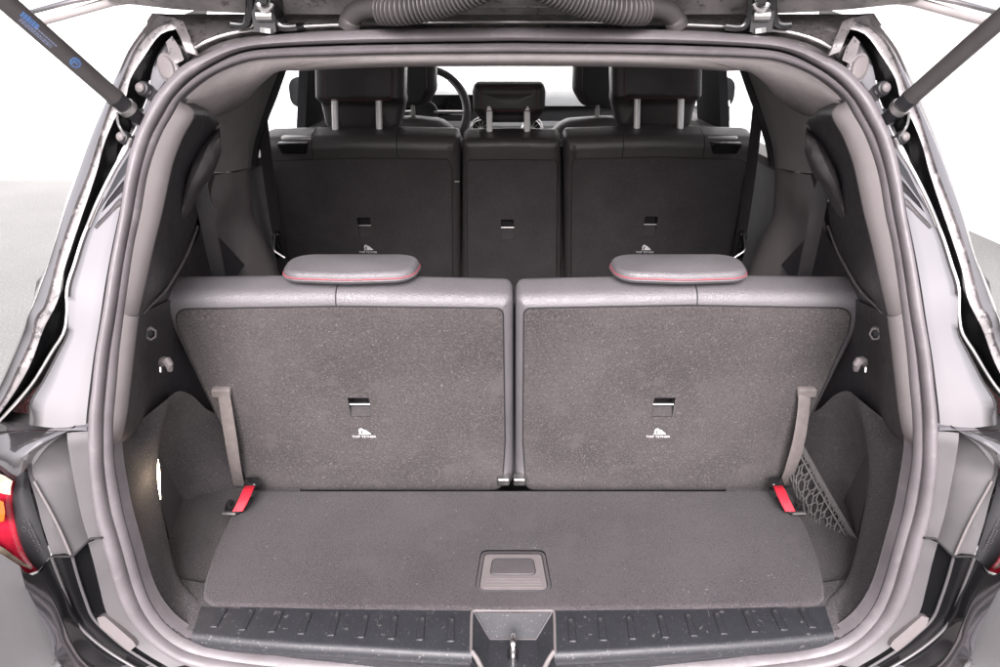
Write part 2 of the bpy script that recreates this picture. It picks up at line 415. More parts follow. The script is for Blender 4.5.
# --- headliner edge and its corner pieces
def mixY(pts, n): return crv([PY(x, y, Y) for x, y, Y in pts], n)
topD = crv([PA(x - (0 if x > 300 else 1.5), y - 2.0, .026) for x, y in D_[:8]], 40)
topE = mixY([(513,62,1.075),(400,62.6,1.075),(330,65,1.08),(290,68,1.10),(262,73,1.16),(254,86,1.22),(240,101,1.22),(222,111,1.20),(208,114,1.15),(196,111,1.09),(186,104,1.05)], 40)
full = lambda L: [np.array((-p[0], p[1], p[2])) for p in L[::-1][:-1]] + L
# left half runs centre -> left; build whole strip right..left
hd = [full(l) for l in (topD, blend(topD, topE, .5, -.004), topE)]
o = put('headliner_edge', MB().loft(hd), M['headliner'], car, angle=60); solid(o, .006)

# --- D-pillar trim: pale band by the seal coloured as lit, side coloured as shaded
E_ = [(186,104),(193,115),(182,137),(172,163),(166,189),(161,213),(153,245),(145,281),(137,316)]
Dp = crv([PA(x, y, .014) for x, y in D_[7:16]], 40)
Ep = crv([PA(x, y, .035) for x, y in E_], 40)
IN_ = [(212,112,1.19),(219,124,1.24),(220,148,1.30),(212,172,1.30),(197,190,1.28),(198,212,1.27),(189,250,1.22),(176,274,1.12),(150,305,.98),(137,316,.915)]
Ip = mixY(IN_, 40)
mid = [a * .5 + b * .5 for a, b in zip(Dp, Ep)]
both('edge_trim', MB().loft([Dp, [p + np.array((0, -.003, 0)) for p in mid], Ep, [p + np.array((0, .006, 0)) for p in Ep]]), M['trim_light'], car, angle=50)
o1, o2 = both('pillar_trim', MB().loft([[p + np.array((.0005, .004, 0)) for p in Ep], blend(Ep, Ip, .05, .02), blend(Ep, Ip, .3, .03), blend(Ep, Ip, .65, .015), Ip]), M['trim_shaded'], car, angle=60)
# --- shoulder belt housing on the dark trim
h1 = mixY([(220,126,1.235),(206,138,1.20),(195,152,1.16),(187,175,1.12),(181,200,1.09),(178,215,1.075)], 24)
h2 = mixY([(219,132,1.17),(207,143,1.13),(198,157,1.09),(190,179,1.06),(184,202,1.055),(179,218,1.07)], 24)
h3 = mixY([(220,140,1.13),(211,152,1.095),(204,166,1.07),(195,186,1.065),(188,206,1.07),(180.5,220,1.08)], 24)
h4 = mixY([(221,147,1.15),(217,159,1.13),(209,175,1.12),(199,189,1.11),(191,207,1.10),(182,221,1.095)], 24)
h5 = mixY([(222,150,1.30),(218,162,1.29),(211,178,1.29),(201,192,1.26),(193,208,1.20),(183,222,1.12)], 24)
hl = both('belt_guide_housing', MB().loft(fine([h1, h2, h3, h4, h5], 5)), M['housing'], car, angle=60)
bead = mixY([(220,125,1.22),(206,136.5,1.185),(194,151,1.145),(186,174,1.105),(180,199,1.075),(177,216,1.06)], 26)
both('housing_bead', MB().tube(bead, .0028, 8), M['trim_light'], hl[0], hl[1])

# --- shell of the cabin: floor, sides, roof, windscreen
def quadmb(pts): return MB().add(pts, [tuple(range(len(pts)))])
put('cabin_floor', MB().box((0, 2.6, .40), (1.50, 3.5, .04)), M['carpet_dark'], car)
hl2 = MB()
hx = np.linspace(-.66, .66, 13)
hl2.loft([[np.array((x, Y, 1.66 - .05 * (x / .66) ** 4 + dz)) for x in hx] for Y, dz in ((1.09, -.045), (1.35, 0), (2.2, .02), (3.0, -.01))])
o = put('headliner', hl2, M['headliner'], car); solid(o, .01, 1)
sk = MB(); sx = np.linspace(-.72, .72, 17)
sk.loft([[np.array((x, Y, 1.705 - .06 * abs(x / .72) ** 3 + dz)) for x in sx] for Y, dz in ((1.13, -.07), (1.35, -.03), (2.2, .02), (3.05, -.03))])
o = put('roof', sk, M['paint'], car); solid(o, .006, 1)
for sgn in (-1, 1):
    X = .70 * sgn
    # inner door wall below the belt line and quarter trim behind it
    d = MB().box((X * 1.02, 2.85, .83), (.05, 2.3, .83))
    dr = put('door_panel', d, M['door_grey'], car)
    put('belt_moulding', MB().box((X * 1.0, 2.85, 1.243), (.07, 2.3, .022)), M['trim_light'], dr)
    q = MB().loft([[np.array((sgn * x, y, z)) for x, y in ((.60, 1.02), (.64, 1.2), (.66, 1.5), (.69, 1.75))] for z in (.42, .8, 1.1, 1.23)])
    put('quarter_panel', q, M['trim'], car)
    # outer skin below the windows, pillars and glass
    sk = MB().loft([[np.array((sgn * x, y, z)) for y in (1.18, 1.6, 2.4, 3.4, 4.3)] for x, z in ((.80, .30), (.86, .45), (.873, .6), (.876, .8), (.872, .95), (.855, 1.08), (.82, 1.16), (.77, 1.215))])
    o = put('body_skin', sk, M['paint'], car); solid(o, .004, 0)
    pl = MB().loft([crv([(sgn * a, y1, 1.22), (sgn * b_, y2, 1.62)], 6) for a, b_, y1, y2 in ((.74, .66, 2.52, 2.46), (.71, .63, 2.52, 2.46), (.71, .63, 2.86, 2.76), (.74, .66, 2.86, 2.76))], closed_v=True)
    put('door_pillar', pl, M['matt_black'], car)
    gl = quadmb([(sgn * .745, 1.72, 1.25), (sgn * .745, 2.54, 1.25), (sgn * .665, 2.48, 1.61), (sgn * .665, 1.72, 1.61)])
    put('door_window', gl, M['glass'], car)
    gl = quadmb([(sgn * .745, 2.84, 1.25), (sgn * .745, 3.45, 1.25), (sgn * .64, 3.05, 1.60), (sgn * .665, 2.74, 1.61)])
    put('door_window', gl, M['glass'], car)
    gl = quadmb([(sgn * .655, 1.15, 1.20), (sgn * .745, 1.72, 1.25), (sgn * .665, 1.72, 1.61), (sgn * .545, 1.20, 1.57)])
    put('quarter_window', gl, M['dark'], car)
    mr = PX(299 if sgn < 0 else 1026 - 301, 93, .93 * sgn)
    ff = Frame(mr, (1, 0, 0), (0, 0, 1))
    mi = put('door_mirror', slab(ff, fillet(rect(0, 0, .10, .13), .045), .09, .03, n0=.0, seg=4), M['matt_black'], car)
    pa = MB().tube(crv([(sgn * .74, 3.55, 1.22), (sgn * .70, 3.25, 1.45), (sgn * .64, 3.02, 1.62)], 10), .035, 8)
    put('windscreen_pillar', pa, M['dark'], car)
ws = quadmb([(-.70, 3.62, 1.20), (.70, 3.62, 1.20), (.62, 3.02, 1.64), (-.62, 3.02, 1.64)])
put('windscreen', ws, M['glass'], car)
hd_ = MB().loft([[np.array((x, Y, z - .04 * (x / .8) ** 2)) for x in np.linspace(-.82, .82, 13)] for Y, z in ((3.55, 1.12), (3.9, 1.10), (4.3, 1.05), (4.55, .90), (4.6, .55))])
put('bonnet', hd_, M['paint'], car)

# --- C-pillar trim
cu_l = mixY([(232,96,1.42),(227,116,1.42),(221,142,1.42),(217,158,1.42),(212,172,1.42)], 16)
cu_r = mixY([(262,66,1.55),(257,90,1.55),(252,118,1.55),(249,142,1.55),(248,168,1.55)], 16)
cu_e = mixY([(281,66,1.72),(270,95,1.72),(262,118,1.70),(254,145,1.70),(251,168,1.70)], 16)
cu_0 = mixY([(205,96,1.36),(203,116,1.36),(203,142,1.36),(203,158,1.36),(203,172,1.36)], 16)
both('pillar_cover', MB().loft([cu_0, cu_l, blend(cu_l, cu_r, .5, -.03), cu_r]).loft([cu_r, blend(cu_r, cu_e, .3, -.01), cu_e]), M['pillar_grey'], car, angle=40)
cl_l = mixY([(212,172.6,1.42),(206,190,1.40),(205,215,1.38),(206,250,1.35),(205,290,1.32),(205,330,1.3)], 24)
cl_m = mixY([(230,172,1.46),(232,195,1.44),(232,225,1.47),(238,255,1.47),(242,290,1.46),(244,330,1.46)], 24)
cl_r = mixY([(248,168.6,1.55),(250,195,1.55),(252,217,1.55),(261,236,1.55),(269,257,1.55),(282,292,1.55)], 24)
cl_e = mixY([(251,168.6,1.70),(252,195,1.72),(254,217,1.75),(263,236,1.75),(272,257,1.75),(286,292,1.75)], 24)
both('pillar_base_trim', MB().loft(fine([cl_l, blend(cl_l, cl_m, .5, -.03), cl_m, blend(cl_m, cl_r, .5, -.03), cl_r, cl_e], 4)), M['trim_light'], car, angle=50)
# weather strip of the rear door seen past the pillar
ws_ = mixY([(284,60,1.75),(272,95,1.74),(263,118,1.72),(255,145,1.72),(252,165,1.72)], 16)
both('door_weather_strip', MB().tube(ws_, .012, 8), M['dark'], car)
# wheel arch trim beside the third row
ar = [mixY(l, 20) for l in ([(137,317,.92),(160,297,1.02),(180,270,1.14),(192,248,1.24),(205,225,1.32)], [(150,330,1.05),(172,312,1.12),(195,285,1.24),(208,262,1.34),(222,240,1.40)], [(165,345,1.14),(190,330,1.20),(215,305,1.30),(230,285,1.38),(245,265,1.44)])]
both('quarter_trim_ledge', MB().loft(ar), M['trim_shaded'], car, angle=60)
both('trim_seam_bead', MB().tube(mixY([(124,317.5,.905),(137,316.5,.905),(150,306,.968),(166,290,1.05),(178,271,1.115),(189,250,1.20),(198,226,1.26)], 30), .0022, 6), M['trim_light'], car)
# inner trim behind the pillar, light on it painted as paler plastic
both('quarter_window_ledge', MB().loft([mixY([(194,262,1.30),(199,235,1.34),(203,212,1.38),(208,195,1.40)], 8), mixY([(208,250,1.36),(212,230,1.40),(216,212,1.42),(220,195,1.44)], 8)]), M['trim_light'], car)
# third row shoulder belts
for sgn, pts, lab in ((-1, [(198,176,1.19),(202,196,1.185),(210,235,1.20),(217,268,1.23),(224,300,1.26)], 'dark shoulder belt of the third row left of its seat'), (1, [(826,176,1.19),(821,196,1.185),(813,235,1.20),(806,268,1.23),(799,300,1.26)], 'dark shoulder belt of the third row right of its seat')):
    p = mixY(pts, 14)
    put('shoulder_belt', MB().ribbon(p, (1.0, .35 * -sgn, .22 * -sgn), .024, .002), M['belt'], car, label=lab)

# --- lower plastic side trim with hook and lashing eye
pl0 = crv([PA(x, y, .014) for x, y in [(124,314),(119.6,350),(116.4,387),(114,413),(113.3,432),(114,447)]], 24)
pl1 = crv([PA(x, y, .030) for x, y in [(137,316.5),(133,348),(128.5,387),(125,416),(121,436),(116,447)]], 24)
pl2 = mixY([(150,309,.97),(149,345,.985),(148,387,.985),(146,410,.98),(140,428,.965),(128,440,.93)], 24)
pl3 = mixY([(170,300,1.07),(172,340,1.085),(174,370,1.10),(176,388,1.11),(176,400,1.12),(172,412,1.12)], 24)
pl4 = mixY([(196,300,1.22),(205,340,1.22),(214,375,1.22),(220,395,1.22),(222,405,1.22),(222,415,1.22)], 24)
pl5 = mixY([(230,300,1.30),(240,340,1.30),(245,380,1.28),(250,410,1.28),(250,420,1.27),(250,430,1.26)], 24)
both('edge_trim', MB().loft([pl0, blend(pl0, pl1, .5, -.003), pl1, [p + np.array((0, .006, 0)) for p in pl1]]), M['trim_light'], car, angle=50)  # rim of the same plastic, light painted in by its paler colour
lt = both('plastic_side_trim', MB().loft([[p + np.array((0, .004, 0)) for p in pl1], blend(pl1, pl2, .12, .012), pl2, pl3, pl4, pl5]), M['trim_shaded'], car, angle=50)  # shade on the side painted in by the darker trim colour
for i, par in enumerate(lt):
    sx = -1 if i == 0 else 1
    def q(x, y, Y):
        p = PY(x, y, Y); return np.array((p[0] * (-sx), p[1], p[2])) if sx > 0 else p
    hk = MB().tube(crv([q(161,365,.985), q(164,361,.965), q(168,362,.96), q(170,370,.965)], 10), [.004 + .003 * math.sin(t / 9 * 3.1) for t in range(10)], 8)
    put('bag_hook', hk, M['trim_light'], par)
    put('hook_pin', MB().tube([q(160,361,.985), q(160.5,372,.98)], .002, 8), M['chrome'], par)
    fr = Frame(q(151,334,.962), (1, 0.9 * sx * -1, 0), (0, 0, 1))
    hexo = [(math.cos(a) * .0095, math.sin(a) * .0115) for a in np.linspace(0, 2 * math.pi, 6, endpoint=False) + .3]
    cl = put('trim_clip', slab(fr, fillet(hexo, .003, 3), .012, .002, holes=[[(x * .62, y * .62) for x, y in hexo]], seg=3), M['trim_light'], par)
    put('clip_core', slab(fr, [(x * .66, y * .66) for x, y in hexo], .006, .001, n0=-.004), M['dark'], cl)

# --- boot carpet side trim
c0 = crv([PA(x, y, .014) for x, y in [(113.5,438),(113.5,456),(115.6,474),(119,493),(123,514),(131.5,545),(146.7,595),(162.7,621),(182,637),(197,643)]], 40)
c1 = mixY([(131,427,.945),(133,450,.905),(135,470,.90),(138,493,.895),(143,515,.885),(152,545,.87),(166,588,.848),(180,610,.83),(193,625,.815),(201,636,.803)], 40)
c2 = mixY([(166,400,1.02),(164,413,1.01),(160.5,431,.985),(158,455,.965),(157.5,478,.958),(161,503,.95),(165,523,.945),(171,553,.925),(180,580,.89),(203,604,.852)], 40)
c3 = mixY([(178,391,1.06),(172,408,1.055),(159,435,1.04),(152,458,1.03),(150,480,1.02),(153,503,1.01),(157,523,1.00),(162,550,.98),(168,575,.95),(178,600,.92)], 40)
cw = mixY([(191,395,1.09),(188,411,1.11),(180,440,1.12),(176,470,1.11),(172,495,1.105),(166,514,1.10),(160,528,1.085),(158,548,1.04),(164,575,.98),(172,600,.93)], 40)
cx_ = mixY([(212,412,1.15),(213,424,1.17),(212,445,1.18),(210,465,1.17),(206,482,1.16),(196,498,1.145),(186,504,1.125),(174,509,1.112),(168,513,1.103),(164,517,1.095)], 40)
cy_ = mixY([(258,420,1.27),(255,440,1.26),(252,455,1.25),(250,470,1.23),(246,480,1.20),(235,490,1.175),(226,493,1.165),(214,495,1.155),(204,497,1.15),(198,498.5,1.147)], 40)
sc = both('side_carpet', MB().loft(fine([c0, c1, blend(c1, c2, .55, -.006), c2, c3, cw, cx_, cy_], 5)), M['carpet'], car, angle=70)
for i in range(2):
    sg = -1 if i == 0 else 1
    pk = [PZ(150, 600, .742), PZ(150, 545, .742), PZ(160, 515, .742), PZ(196, 497, .742), PZ(232, 487, .742), PZ(300, 487, .742), PZ(300, 600, .742)]
    pk = [np.array((p[0] * (1 if sg < 0 else -1), p[1], p[2])) for p in pk]
    put('pocket_floor', quadmb(pk), M['carpet'], sc[i])
    fr_ = [PZ(178,579,.745), PZ(190,581,.752), PZ(206,583,.752)]
    st = [PZ(x, y, .757) for x, y in ((172,573),(180,578),(206,582),(240,584))]
    en = [PZ(x, y, .755) for x, y in ((172,626),(190,630),(206,632),(240,634))]
    st = [np.array((p[0] * (1 if sg < 0 else -1), p[1], p[2])) for p in st]; en = [np.array((p[0] * (1 if sg < 0 else -1), p[1], p[2])) for p in en]
    lw = [p + np.array((0, .004, -.02)) for p in st]
    put('carpet_step', MB().loft([lw, [p + np.array((0, .003, -.004)) for p in st], [p + np.array((0, -.003, 0)) for p in st], en]), M['carpet'], sc[i], angle=70)
# lit courtesy lamp in the left side carpet
lp = mixY([(157.2,456,.972),(156,470,.970),(157,486,.966),(160.5,499,.961)], 12)
lw_ = [.0004, .002, .004, .0055, .0062, .0065, .006, .0055, .0048, .0035, .002, .0006]
lm = MB(); lm.loft([[p + np.array((wd * a, 0.0025 * (1 - abs(a)) * -1, 0)) for p, wd in zip(lp, lw_)] for a in (-1, -.5, 0, .5, 1)])
lamp = put('courtesy_lamp', lm, M['lampglow'], car, label='lit warm courtesy lamp in the left side carpet')
pld = bpy.data.lights.new('courtesy_lamp_light', 'POINT'); plo = bpy.data.objects.new('courtesy_lamp_light', pld); COL.objects.link(plo)
plo.parent = car
pld.energy = .045; pld.color = (1.0, .80, .56); pld.shadow_soft_size = .015
plo.location = PY(163, 478, .925) - WORG['car']

# ------------------------------------------------------------------ boot floor board (lifts out)
board_o = [(252,490),(774,490),(786,497),(805,522),(818,556),(824,582),(825,596),(818,603),(700,606),(513,608),(330,606),(210,603),(203,596),(204,582),(212,556),(227,522),(241,497)]
fb = Frame((0, .9, .762), (1, 0, 0), (0, 1, 0))
bp_ = [fb.px(x, y) for x, y in board_o]
bp_ = fillet(bp_, [.0, .0, .02, .03, .03, .02, .012, .014, .1, .1, .1, .014, .012, .02, .03, .03, .02], 5)
hole = [fb.px(x, y) for x, y in ((481,550),(545,550),(553,592),(474,592))]
hole = fillet(hole, [.012, .012, .016, .016], 5)
board = empty('boot_floor_board', (0, 1.0, .742), 'grey carpeted boot floor board with a recessed pull handle', 'floor board')
put('carpet', slab(fb, dens(bp_, .02), .02, .006, holes=[hole], seg=4), M['carpet_board'], board, angle=60)
ho = fillet([fb.px(x, y) for x, y in ((481.2,550.2),(544.8,550.2),(552.8,591.8),(474.2,591.8))], [.012, .012, .016, .016], 5)
if area2(ho) < 0: ho = ho[::-1]
fo = put('handle_frame', slab(fb, ho, .01, .002, n0=-.001, holes=[inset(ho, .0055)], seg=3), M['trim'], board)
hi_ = inset(ho, .0062)
hp = put('handle_plate', slab(fb, hi_, .008, .002, n0=-.0018, seg=3), M['trim_light'], board)
bt = fillet([fb.px(x, y) for x, y in ((493,558),(533,558),(536,574),(490,574))], .008, 5)
put('handle_button', slab(fb, bt, .004, .0012, n0=-.0002, seg=3), M['trim'], hp)
gb = inset(bt if area2(bt) > 0 else bt[::-1], -.0012)
put('button_gap', slab(fb, gb, .003, .0003, n0=-.0014, seg=2), M['seam'], hp)
rb = MB()
for k in range(7):
    y = 577.5 + k * 1.5; h_ = 27 + k * .5
    a, b2 = fb.px(513 - h_, y), fb.px(513 + h_, y)
    rb.box(fb.pt((a[0] + b2[0]) / 2, a[1], -.0016), (b2[0] - a[0], .0011, .0012))
put('grip_ribs', rb, M['trim_light'], hp, kind='stuff')

# ------------------------------------------------------------------ sill plate, ribs, latch striker
zs = .756
def sp(x, y): return PZ(x, y, zs)
sb = crv([sp(203,600), sp(240,602), sp(330,606), sp(420,608), sp(472,609.5)], 30)
sf = crv([sp(193,631), sp(235,635.5), sp(290,640), sp(360,644), sp(420,647.5), sp(472,650)], 30)
def drop(L, dy, dz): return [p + np.array((0, dy, dz)) for p in L]
sbm = drop(sb, .02, -.002)
sl = [sbm, sb, sf, drop(sf, -.004, -.0012), drop(sf, -.0075, -.0045), drop(sf, -.0095, -.010), drop(sf, -.010, -.018), drop(sf, -.006, -.026), drop(sf, .002, -.030), drop(sf, .006, -.05)]
def lr(L): return L
mbs = MB().loft(sl[:3]); mbr = MB().loft(sl[2:])
sill = put('loading_sill', MB().loft(sl).add(MB().loft(sl).mirrored().v, MB().loft(sl).mirrored().f), M['sill'], car, angle=50, label='dark plastic loading sill with raised slanted ribs')
ribs_l = [(219,609,628,-6),(247,610.5,631,-5.5),(276,611.5,633,-5),(305,613,635,-4.5),(334,614,636.5,-3.5),(363.5,615,638.5,-3),(393,616,640,-2),(421,617,641,-1.5),(451,618,642.5,-.5)]
ribs_r = [(572,618,642.5,.8),(602,617,641.5,1.5),(631,616,640,2),(663,615,638.5,3),(691,614,637,3.5),(720,613,635,4.5),(750,611.5,633,5),(779,610.5,631,5.5),(807,609,628.5,6)]
fs = Frame((0, .82, zs), (1, 0, 0), (0, 1, 0))
for x, y0, y1, dx in ribs_l + ribs_r:
    P = [fs.px(x - dx - 3, y0), fs.px(x - dx + 3, y0), fs.px(x + dx + 4, y1), fs.px(x + dx - 4, y1)]
    put('rib', slab(fs, fillet(P, .002, 3), .008, .0014, n0=.0026, seg=3), M['sill'], sill)
# latch recess: a trapezoid well in the middle of the sill
T = [sp(472.5,610), sp(554,610), sp(566,668), sp(460,668)]
zi = .716
I = [PZ(490,639,zi), PZ(536,639,zi), PZ(540,672,zi), PZ(486,672,zi)]
rec = MB()
def qd(a, b, c, d, k=6): rec.loft([crv([a, b], k), crv([d, c], k)])
qd(T[0], T[1], I[1], I[0]); qd(T[1], sp(556,668) + np.array((0,-.02,-.02)), I[2], I[1]); qd(sp(470,668) + np.array((0,-.02,-.02)), T[0], I[0], I[3]); qd(I[0], I[1], I[2], I[3])
latch = put('latch_recess', rec, M['sill'], car, angle=20)
put('recess_rim', MB().tube(crv([sp(471,651) , sp(472,612), sp(474,610.6), sp(513,610.2), sp(552,610.6), sp(554,612), sp(555,651)], 60), .0022, 8), M['trim_light'], latch)
put('recess_edge', MB().tube([T[0] + np.array((.002,-.002,0)), I[0], I[1], T[1] + np.array((-.002,-.002,0))], .0016, 6), M['trim'], latch)
for sg in (-1, 1):
    a = sp(513 + sg * 41.5, 651); e = PZ(513 + sg * 31, 669, .735)
    put('sill_end_lip', MB().tube(crv([a, (a + e) / 2 + np.array((0, 0, .003)), e], 8), .0035, 8), M['trim_light'], latch)
sk_ = PZ(513, 655, zi)
put('latch_plate', slab(Frame(sk_, (1, 0, 0), (0, 1, 0)), fillet(rect(0, .0, .016, .026), .006), .003, .001, n0=.003), M['gloss_black'], latch)
lp_ = crv([sk_ + np.array(p) for p in ((0, -.012, 0), (0, -.012, .022), (0, -.006, .030), (0, .004, .030), (0, .012, .024), (0, .012, 0))], 22)
put('latch_striker', MB().tube(lp_, .0042, 10), M['chrome'], latch, label='bright steel latch striker loop')

# ------------------------------------------------------------------ seats
def tether_slot(seat, fr, cx, cy, w_, h_, bar, depth=.03):
    """recess with an anchor bar; returns the hole outline"""
    P = rect(cx, cy, w_, h_)
    mb = MB(); rr = [[fr.pt(a, b, c) for a, b in P] for c in (.0035, -depth)]
    mb.loft(rr, closed_u=True); mb.add(rr[1], [(0, 1, 2, 3)])
    s = put('tether_recess', mb, M['seam'], seat)
    put('anchor_bar', MB().tube([fr.pt(cx - w_ / 2, cy + h_ * .06, -.002), fr.pt(cx + w_ / 2, cy + h_ * .06, -.002)], .0017, 8), bar, seat)
    # fabric flap at the foot of the recess
    put('recess_flap', MB().loft([[fr.pt(cx - w_/2, cy - h_/2, .002), fr.pt(cx + w_/2, cy - h_/2, .002)], [fr.pt(cx - w_/2, cy - h_*.02, -.010), fr.pt(cx + w_/2, cy - h_*.02, -.010)]]), M['carpet_dark'], seat)
def tether_mark(seat, fr, cx, cy, s, c):
    """printed child-seat pictogram over the words TOP TETHER"""
    mb = MB()
    fig = [(-.55, 0), (-.42, .25), (-.50, .55), (-.36, .86), (-.12, .92), (.04, .72), (.22, .70), (.55, .38), (.80, .12), (.82, 0)]
    cut = [(-.40, .05), (-.26, .3), (-.30, .6), (-.14, .7), (-.08, .4), (-.16, .05)]
    loops = [[Vector((x * s, y * s, 0)) for x, y in fig], [Vector((x * s, y * s, 0)) for x, y in cut]]
    flat = [p for l in loops for p in l]
    mb.add([fr.pt(cx + p.x, cy + p.y, c) for p in flat], [tuple(q) for q in tessellate_polygon(loops)])
    t = textmb('TOP TETHER', s * .46, fr, cx, cy - s * .50, c); mb.add(t.v, t.f)
    put('tether_print', mb, M['white_print'], seat, smooth=False)
def seat_back(name, fr, outer, panel, holes_px, mats, label, r=.032, t=.11, ro=.03, rp=.02, bulge=0.0, bar=None, mark=None, msize=.011):
    P = fillet([fr.px(*p) for p in outer], ro, 6); P = dens(P if area2(P) > 0 else P[::-1], .03)
    Q = fillet([fr.px(*p) for p in panel], rp, 6); Q = Q if area2(Q) > 0 else Q[::-1]
    hs_ = []
    for x, y, wd, ht in holes_px:
        a = fr.px(x, y); b2 = fr.px(x + wd, y); c2 = fr.px(x, y - ht); hs_.append((a[0], a[1], b2[0] - a[0], c2[1] - a[1]))
    H = [rect(*h) for h in hs_]
    seat = put(name, slab(fr, P, t, r, seg=7, holes=H), mats[0], car, label=label, angle=50)
    put('carpet_panel', slab(fr, dens(Q, .03), .004, .0025, n0=.003, holes=H, seg=3, back=False), mats[1], seat, angle=50)
    # dark welt round the panel
    put('panel_seam', MB().tube([fr.pt(a, b2, .0012) for a, b2 in Q] + [fr.pt(*Q[0], .0012)], .0016, 6, cap=False), M['seam'], seat)
    for h in hs_: tether_slot(seat, fr, *h, bar or M['steel'])
    if mark:
        a = fr.px(*mark); tether_mark(seat, fr, a[0], a[1] , msize, .0036)
    return seat
b3 = R(14)
f3 = Frame((0, 1.172, .752), (1, 0, 0), (0, -math.sin(b3), math.cos(b3)))
m3 = (M['leather'], M['carpet_seat'])
oL = [(149,297),(340,295),(513,299),(513,487),(502,491),(247,491),(165,322)]
pL = [(175,309),(340,306),(503,308),(505,440),(502,489),(251,489),(179,330)]
oR = [(515.5,299),(690,295),(880,297),(868,318),(779,491),(526,491),(515.5,487)]
pR = [(524,308),(690,305),(852,308),(848,330),(777,489),(526,489),(523,440)]
sL = seat_back('folding_seat', f3, oL, pL, [(360,406,21,19)], m3, 'left third row seat back in grey carpet with leather top roll', ro=[.04,.3,.014,.014,.01,.02,.05], rp=[.03,.3,.012,.1,.02,.01,.03], bar=M['chrome'], mark=(364,433), msize=.0165, r=.022, t=.075)
sR = seat_back('folding_seat', f3, oR, pR, [(663,406,21,19)], m3, 'right third row seat back in grey carpet with leather top roll', ro=[.014,.3,.04,.05,.02,.01,.014], rp=[.012,.3,.03,.03,.01,.02,.1], bar=M['chrome'], mark=(658,433), msize=.0165, r=.022, t=.075)
def seam_over(seat, fr, px, y0, y1, ma):
    a = fr.px(px, y0)[0]; b0 = fr.px(px, y1)[1]; top = max(v.co.z for v in seat.data.vertices)
    return a, b0
for seat, px_, c_ in ((sL, 336, 352), (sR, 697, 678)):
    # stitched seam across the leather roll
    u0, v0 = f3.px(px_, 305); vt = f3.px(px_, 295)[1]; r_ = .022
    pts = [f3.pt(u0, v0, .0006)] + [f3.pt(u0, vt - r_ + r_ * math.sin(t), -r_ + r_ * math.cos(t) + .0006) + f3.v * .0006 for t in np.linspace(0, 1.57, 8)] + [f3.pt(u0, vt + .0008, -.055)]
    put('leather_seam', MB().tube(pts, .0009, 6), M['seam'], seat)
    # low stowed head restraint resting on the seat top
    hc = PY(c_ if c_ < 513 else 678, 270, 1.125); hc = np.array((hc[0], 1.132, 1.2125))
    fh = Frame(hc, (1, 0, 0), (0, 1, .02))
    wd = .219
    P = [(-wd/2 + .006, -.052), (0, -.062), (wd/2 - .006, -.052), (wd/2 + .004, .045), (-wd/2 - .004, .045)]
    P = dens(fillet(P, [.034, .2, .034, .04, .04], 7), .02)
    hr = put('headrest', slab(fh, P, .021, .0095, puff=.006, seg=6), M['leather'], seat, angle=60)
    Qs = inset(P if area2(P) > 0 else P[::-1], -.0006); Qs = [q for q in Qs]
    put('red_stitching', MB().tube([fh.pt(a, b2, -.0105) for a, b2 in Qs] + [fh.pt(*Qs[0], -.0105)], .0009, 6, cap=False), M['stitch'], hr)
    put('piping', MB().tube([fh.pt(a, b2, -.0135) for a, b2 in Qs] + [fh.pt(*Qs[0], -.0135)], .0014, 6, cap=False), M['leather'], hr)
    for s_ in (-.05, .05):
        put('headrest_post', MB().tube([hc + np.array((s_, .01, -.02)), hc + np.array((s_, .035, -.12))], .006, 8), M['chrome'], seat)
# pull straps with their caps, red tabs and dark holders
for seat, sg in ((sL, -1), (sR, 1)):
    def mp(x, y): return (x, y) if sg < 0 else (1028 - x, y)
    fr = f3
    cap_ = [fr.px(*mp(x, y)) for x, y in ((213,385),(232,385),(233,393),(214,393))]
    cpo = put('strap_cap', slab(fr, fillet(cap_, .004, 3), .012, .0025, n0=.0135, seg=3), M['strap'], seat)
    pts = [(mp(223,391), .010), (mp(224,395), .013), (mp(227,415), .020), (mp(231,440), .026), (mp(235,465), .024), (mp(238.5,482), .012), (mp(239.5,486), .006)] if sg < 0 else [(mp(223.5,391), .010), (mp(223.5,396), .013), (mp(225,415), .022), (mp(229,440), .030), (mp(236,465), .030), (mp(242,481), .018), (mp(243,485), .010)]
    path = crv([fr.pt(*fr.px(*p, c), c) for p, c in pts], 16)
    put('pull_strap', MB().ribbon(path, [(1, .10 * math.sin(i * .5 + sg), .06 * math.sin(i * .35)) for i in range(16)], .0215, .0016), M['strap'], seat, label='pale grey pull strap hanging down the seat back')
    fo_ = [PZ(*mp(x, y), .772) for x, y in ((249,486),(243,500),(238,512.5))]
    tb = [PZ(*mp(250,486.5), .792), PZ(*mp(247.5,491), .797), PZ(*mp(243,501), .790), PZ(*mp(237.5,511.5), .777)]
    put('red_release_tab', MB().ribbon(crv(tb, 12), (1, .05, 0), .0185, .003), M['red'], seat, label='red fabric release tab beside the seat foot')
    hb = PY(*mp(251,490), 1.128)
    hold = put('tab_holder', slab(Frame(hb + np.array((0, 0, .004)), (1, 0, 0), (0, -.4, 1)), fillet(rect(0, 0, .026, .020), .006), .02, .004, holes=[]), M['gloss_black'], seat)
    lb = [PZ(*mp(x, y), .768) for x, y in ((231,502),(228,509),(234,511),(243,508),(250,499))]
    put('release_lever', MB().tube(crv(lb, 16), .0062, 8), M['gloss_black'], seat)
    put('lever_face', MB().tube([PZ(*mp(223,513), .771), PZ(*mp(236,513.5), .771)], .0036, 8), M['steel'], seat)
# steel hinge ends between the two seats
for x in (503.5, 519.5):
    c = PY(x, 483, 1.150)
    put('hinge_bracket', slab(Frame(c, (1, 0, 0), (0, -.1, 1)), fillet(rect(0, 0, .023, .016), .003), .02, .003), M['steel'], sL if x < 513 else sR)
put('seat_gap_panel', MB().box((.003, 1.20, .93), (.05, .02, .36)), M['seam'], car)

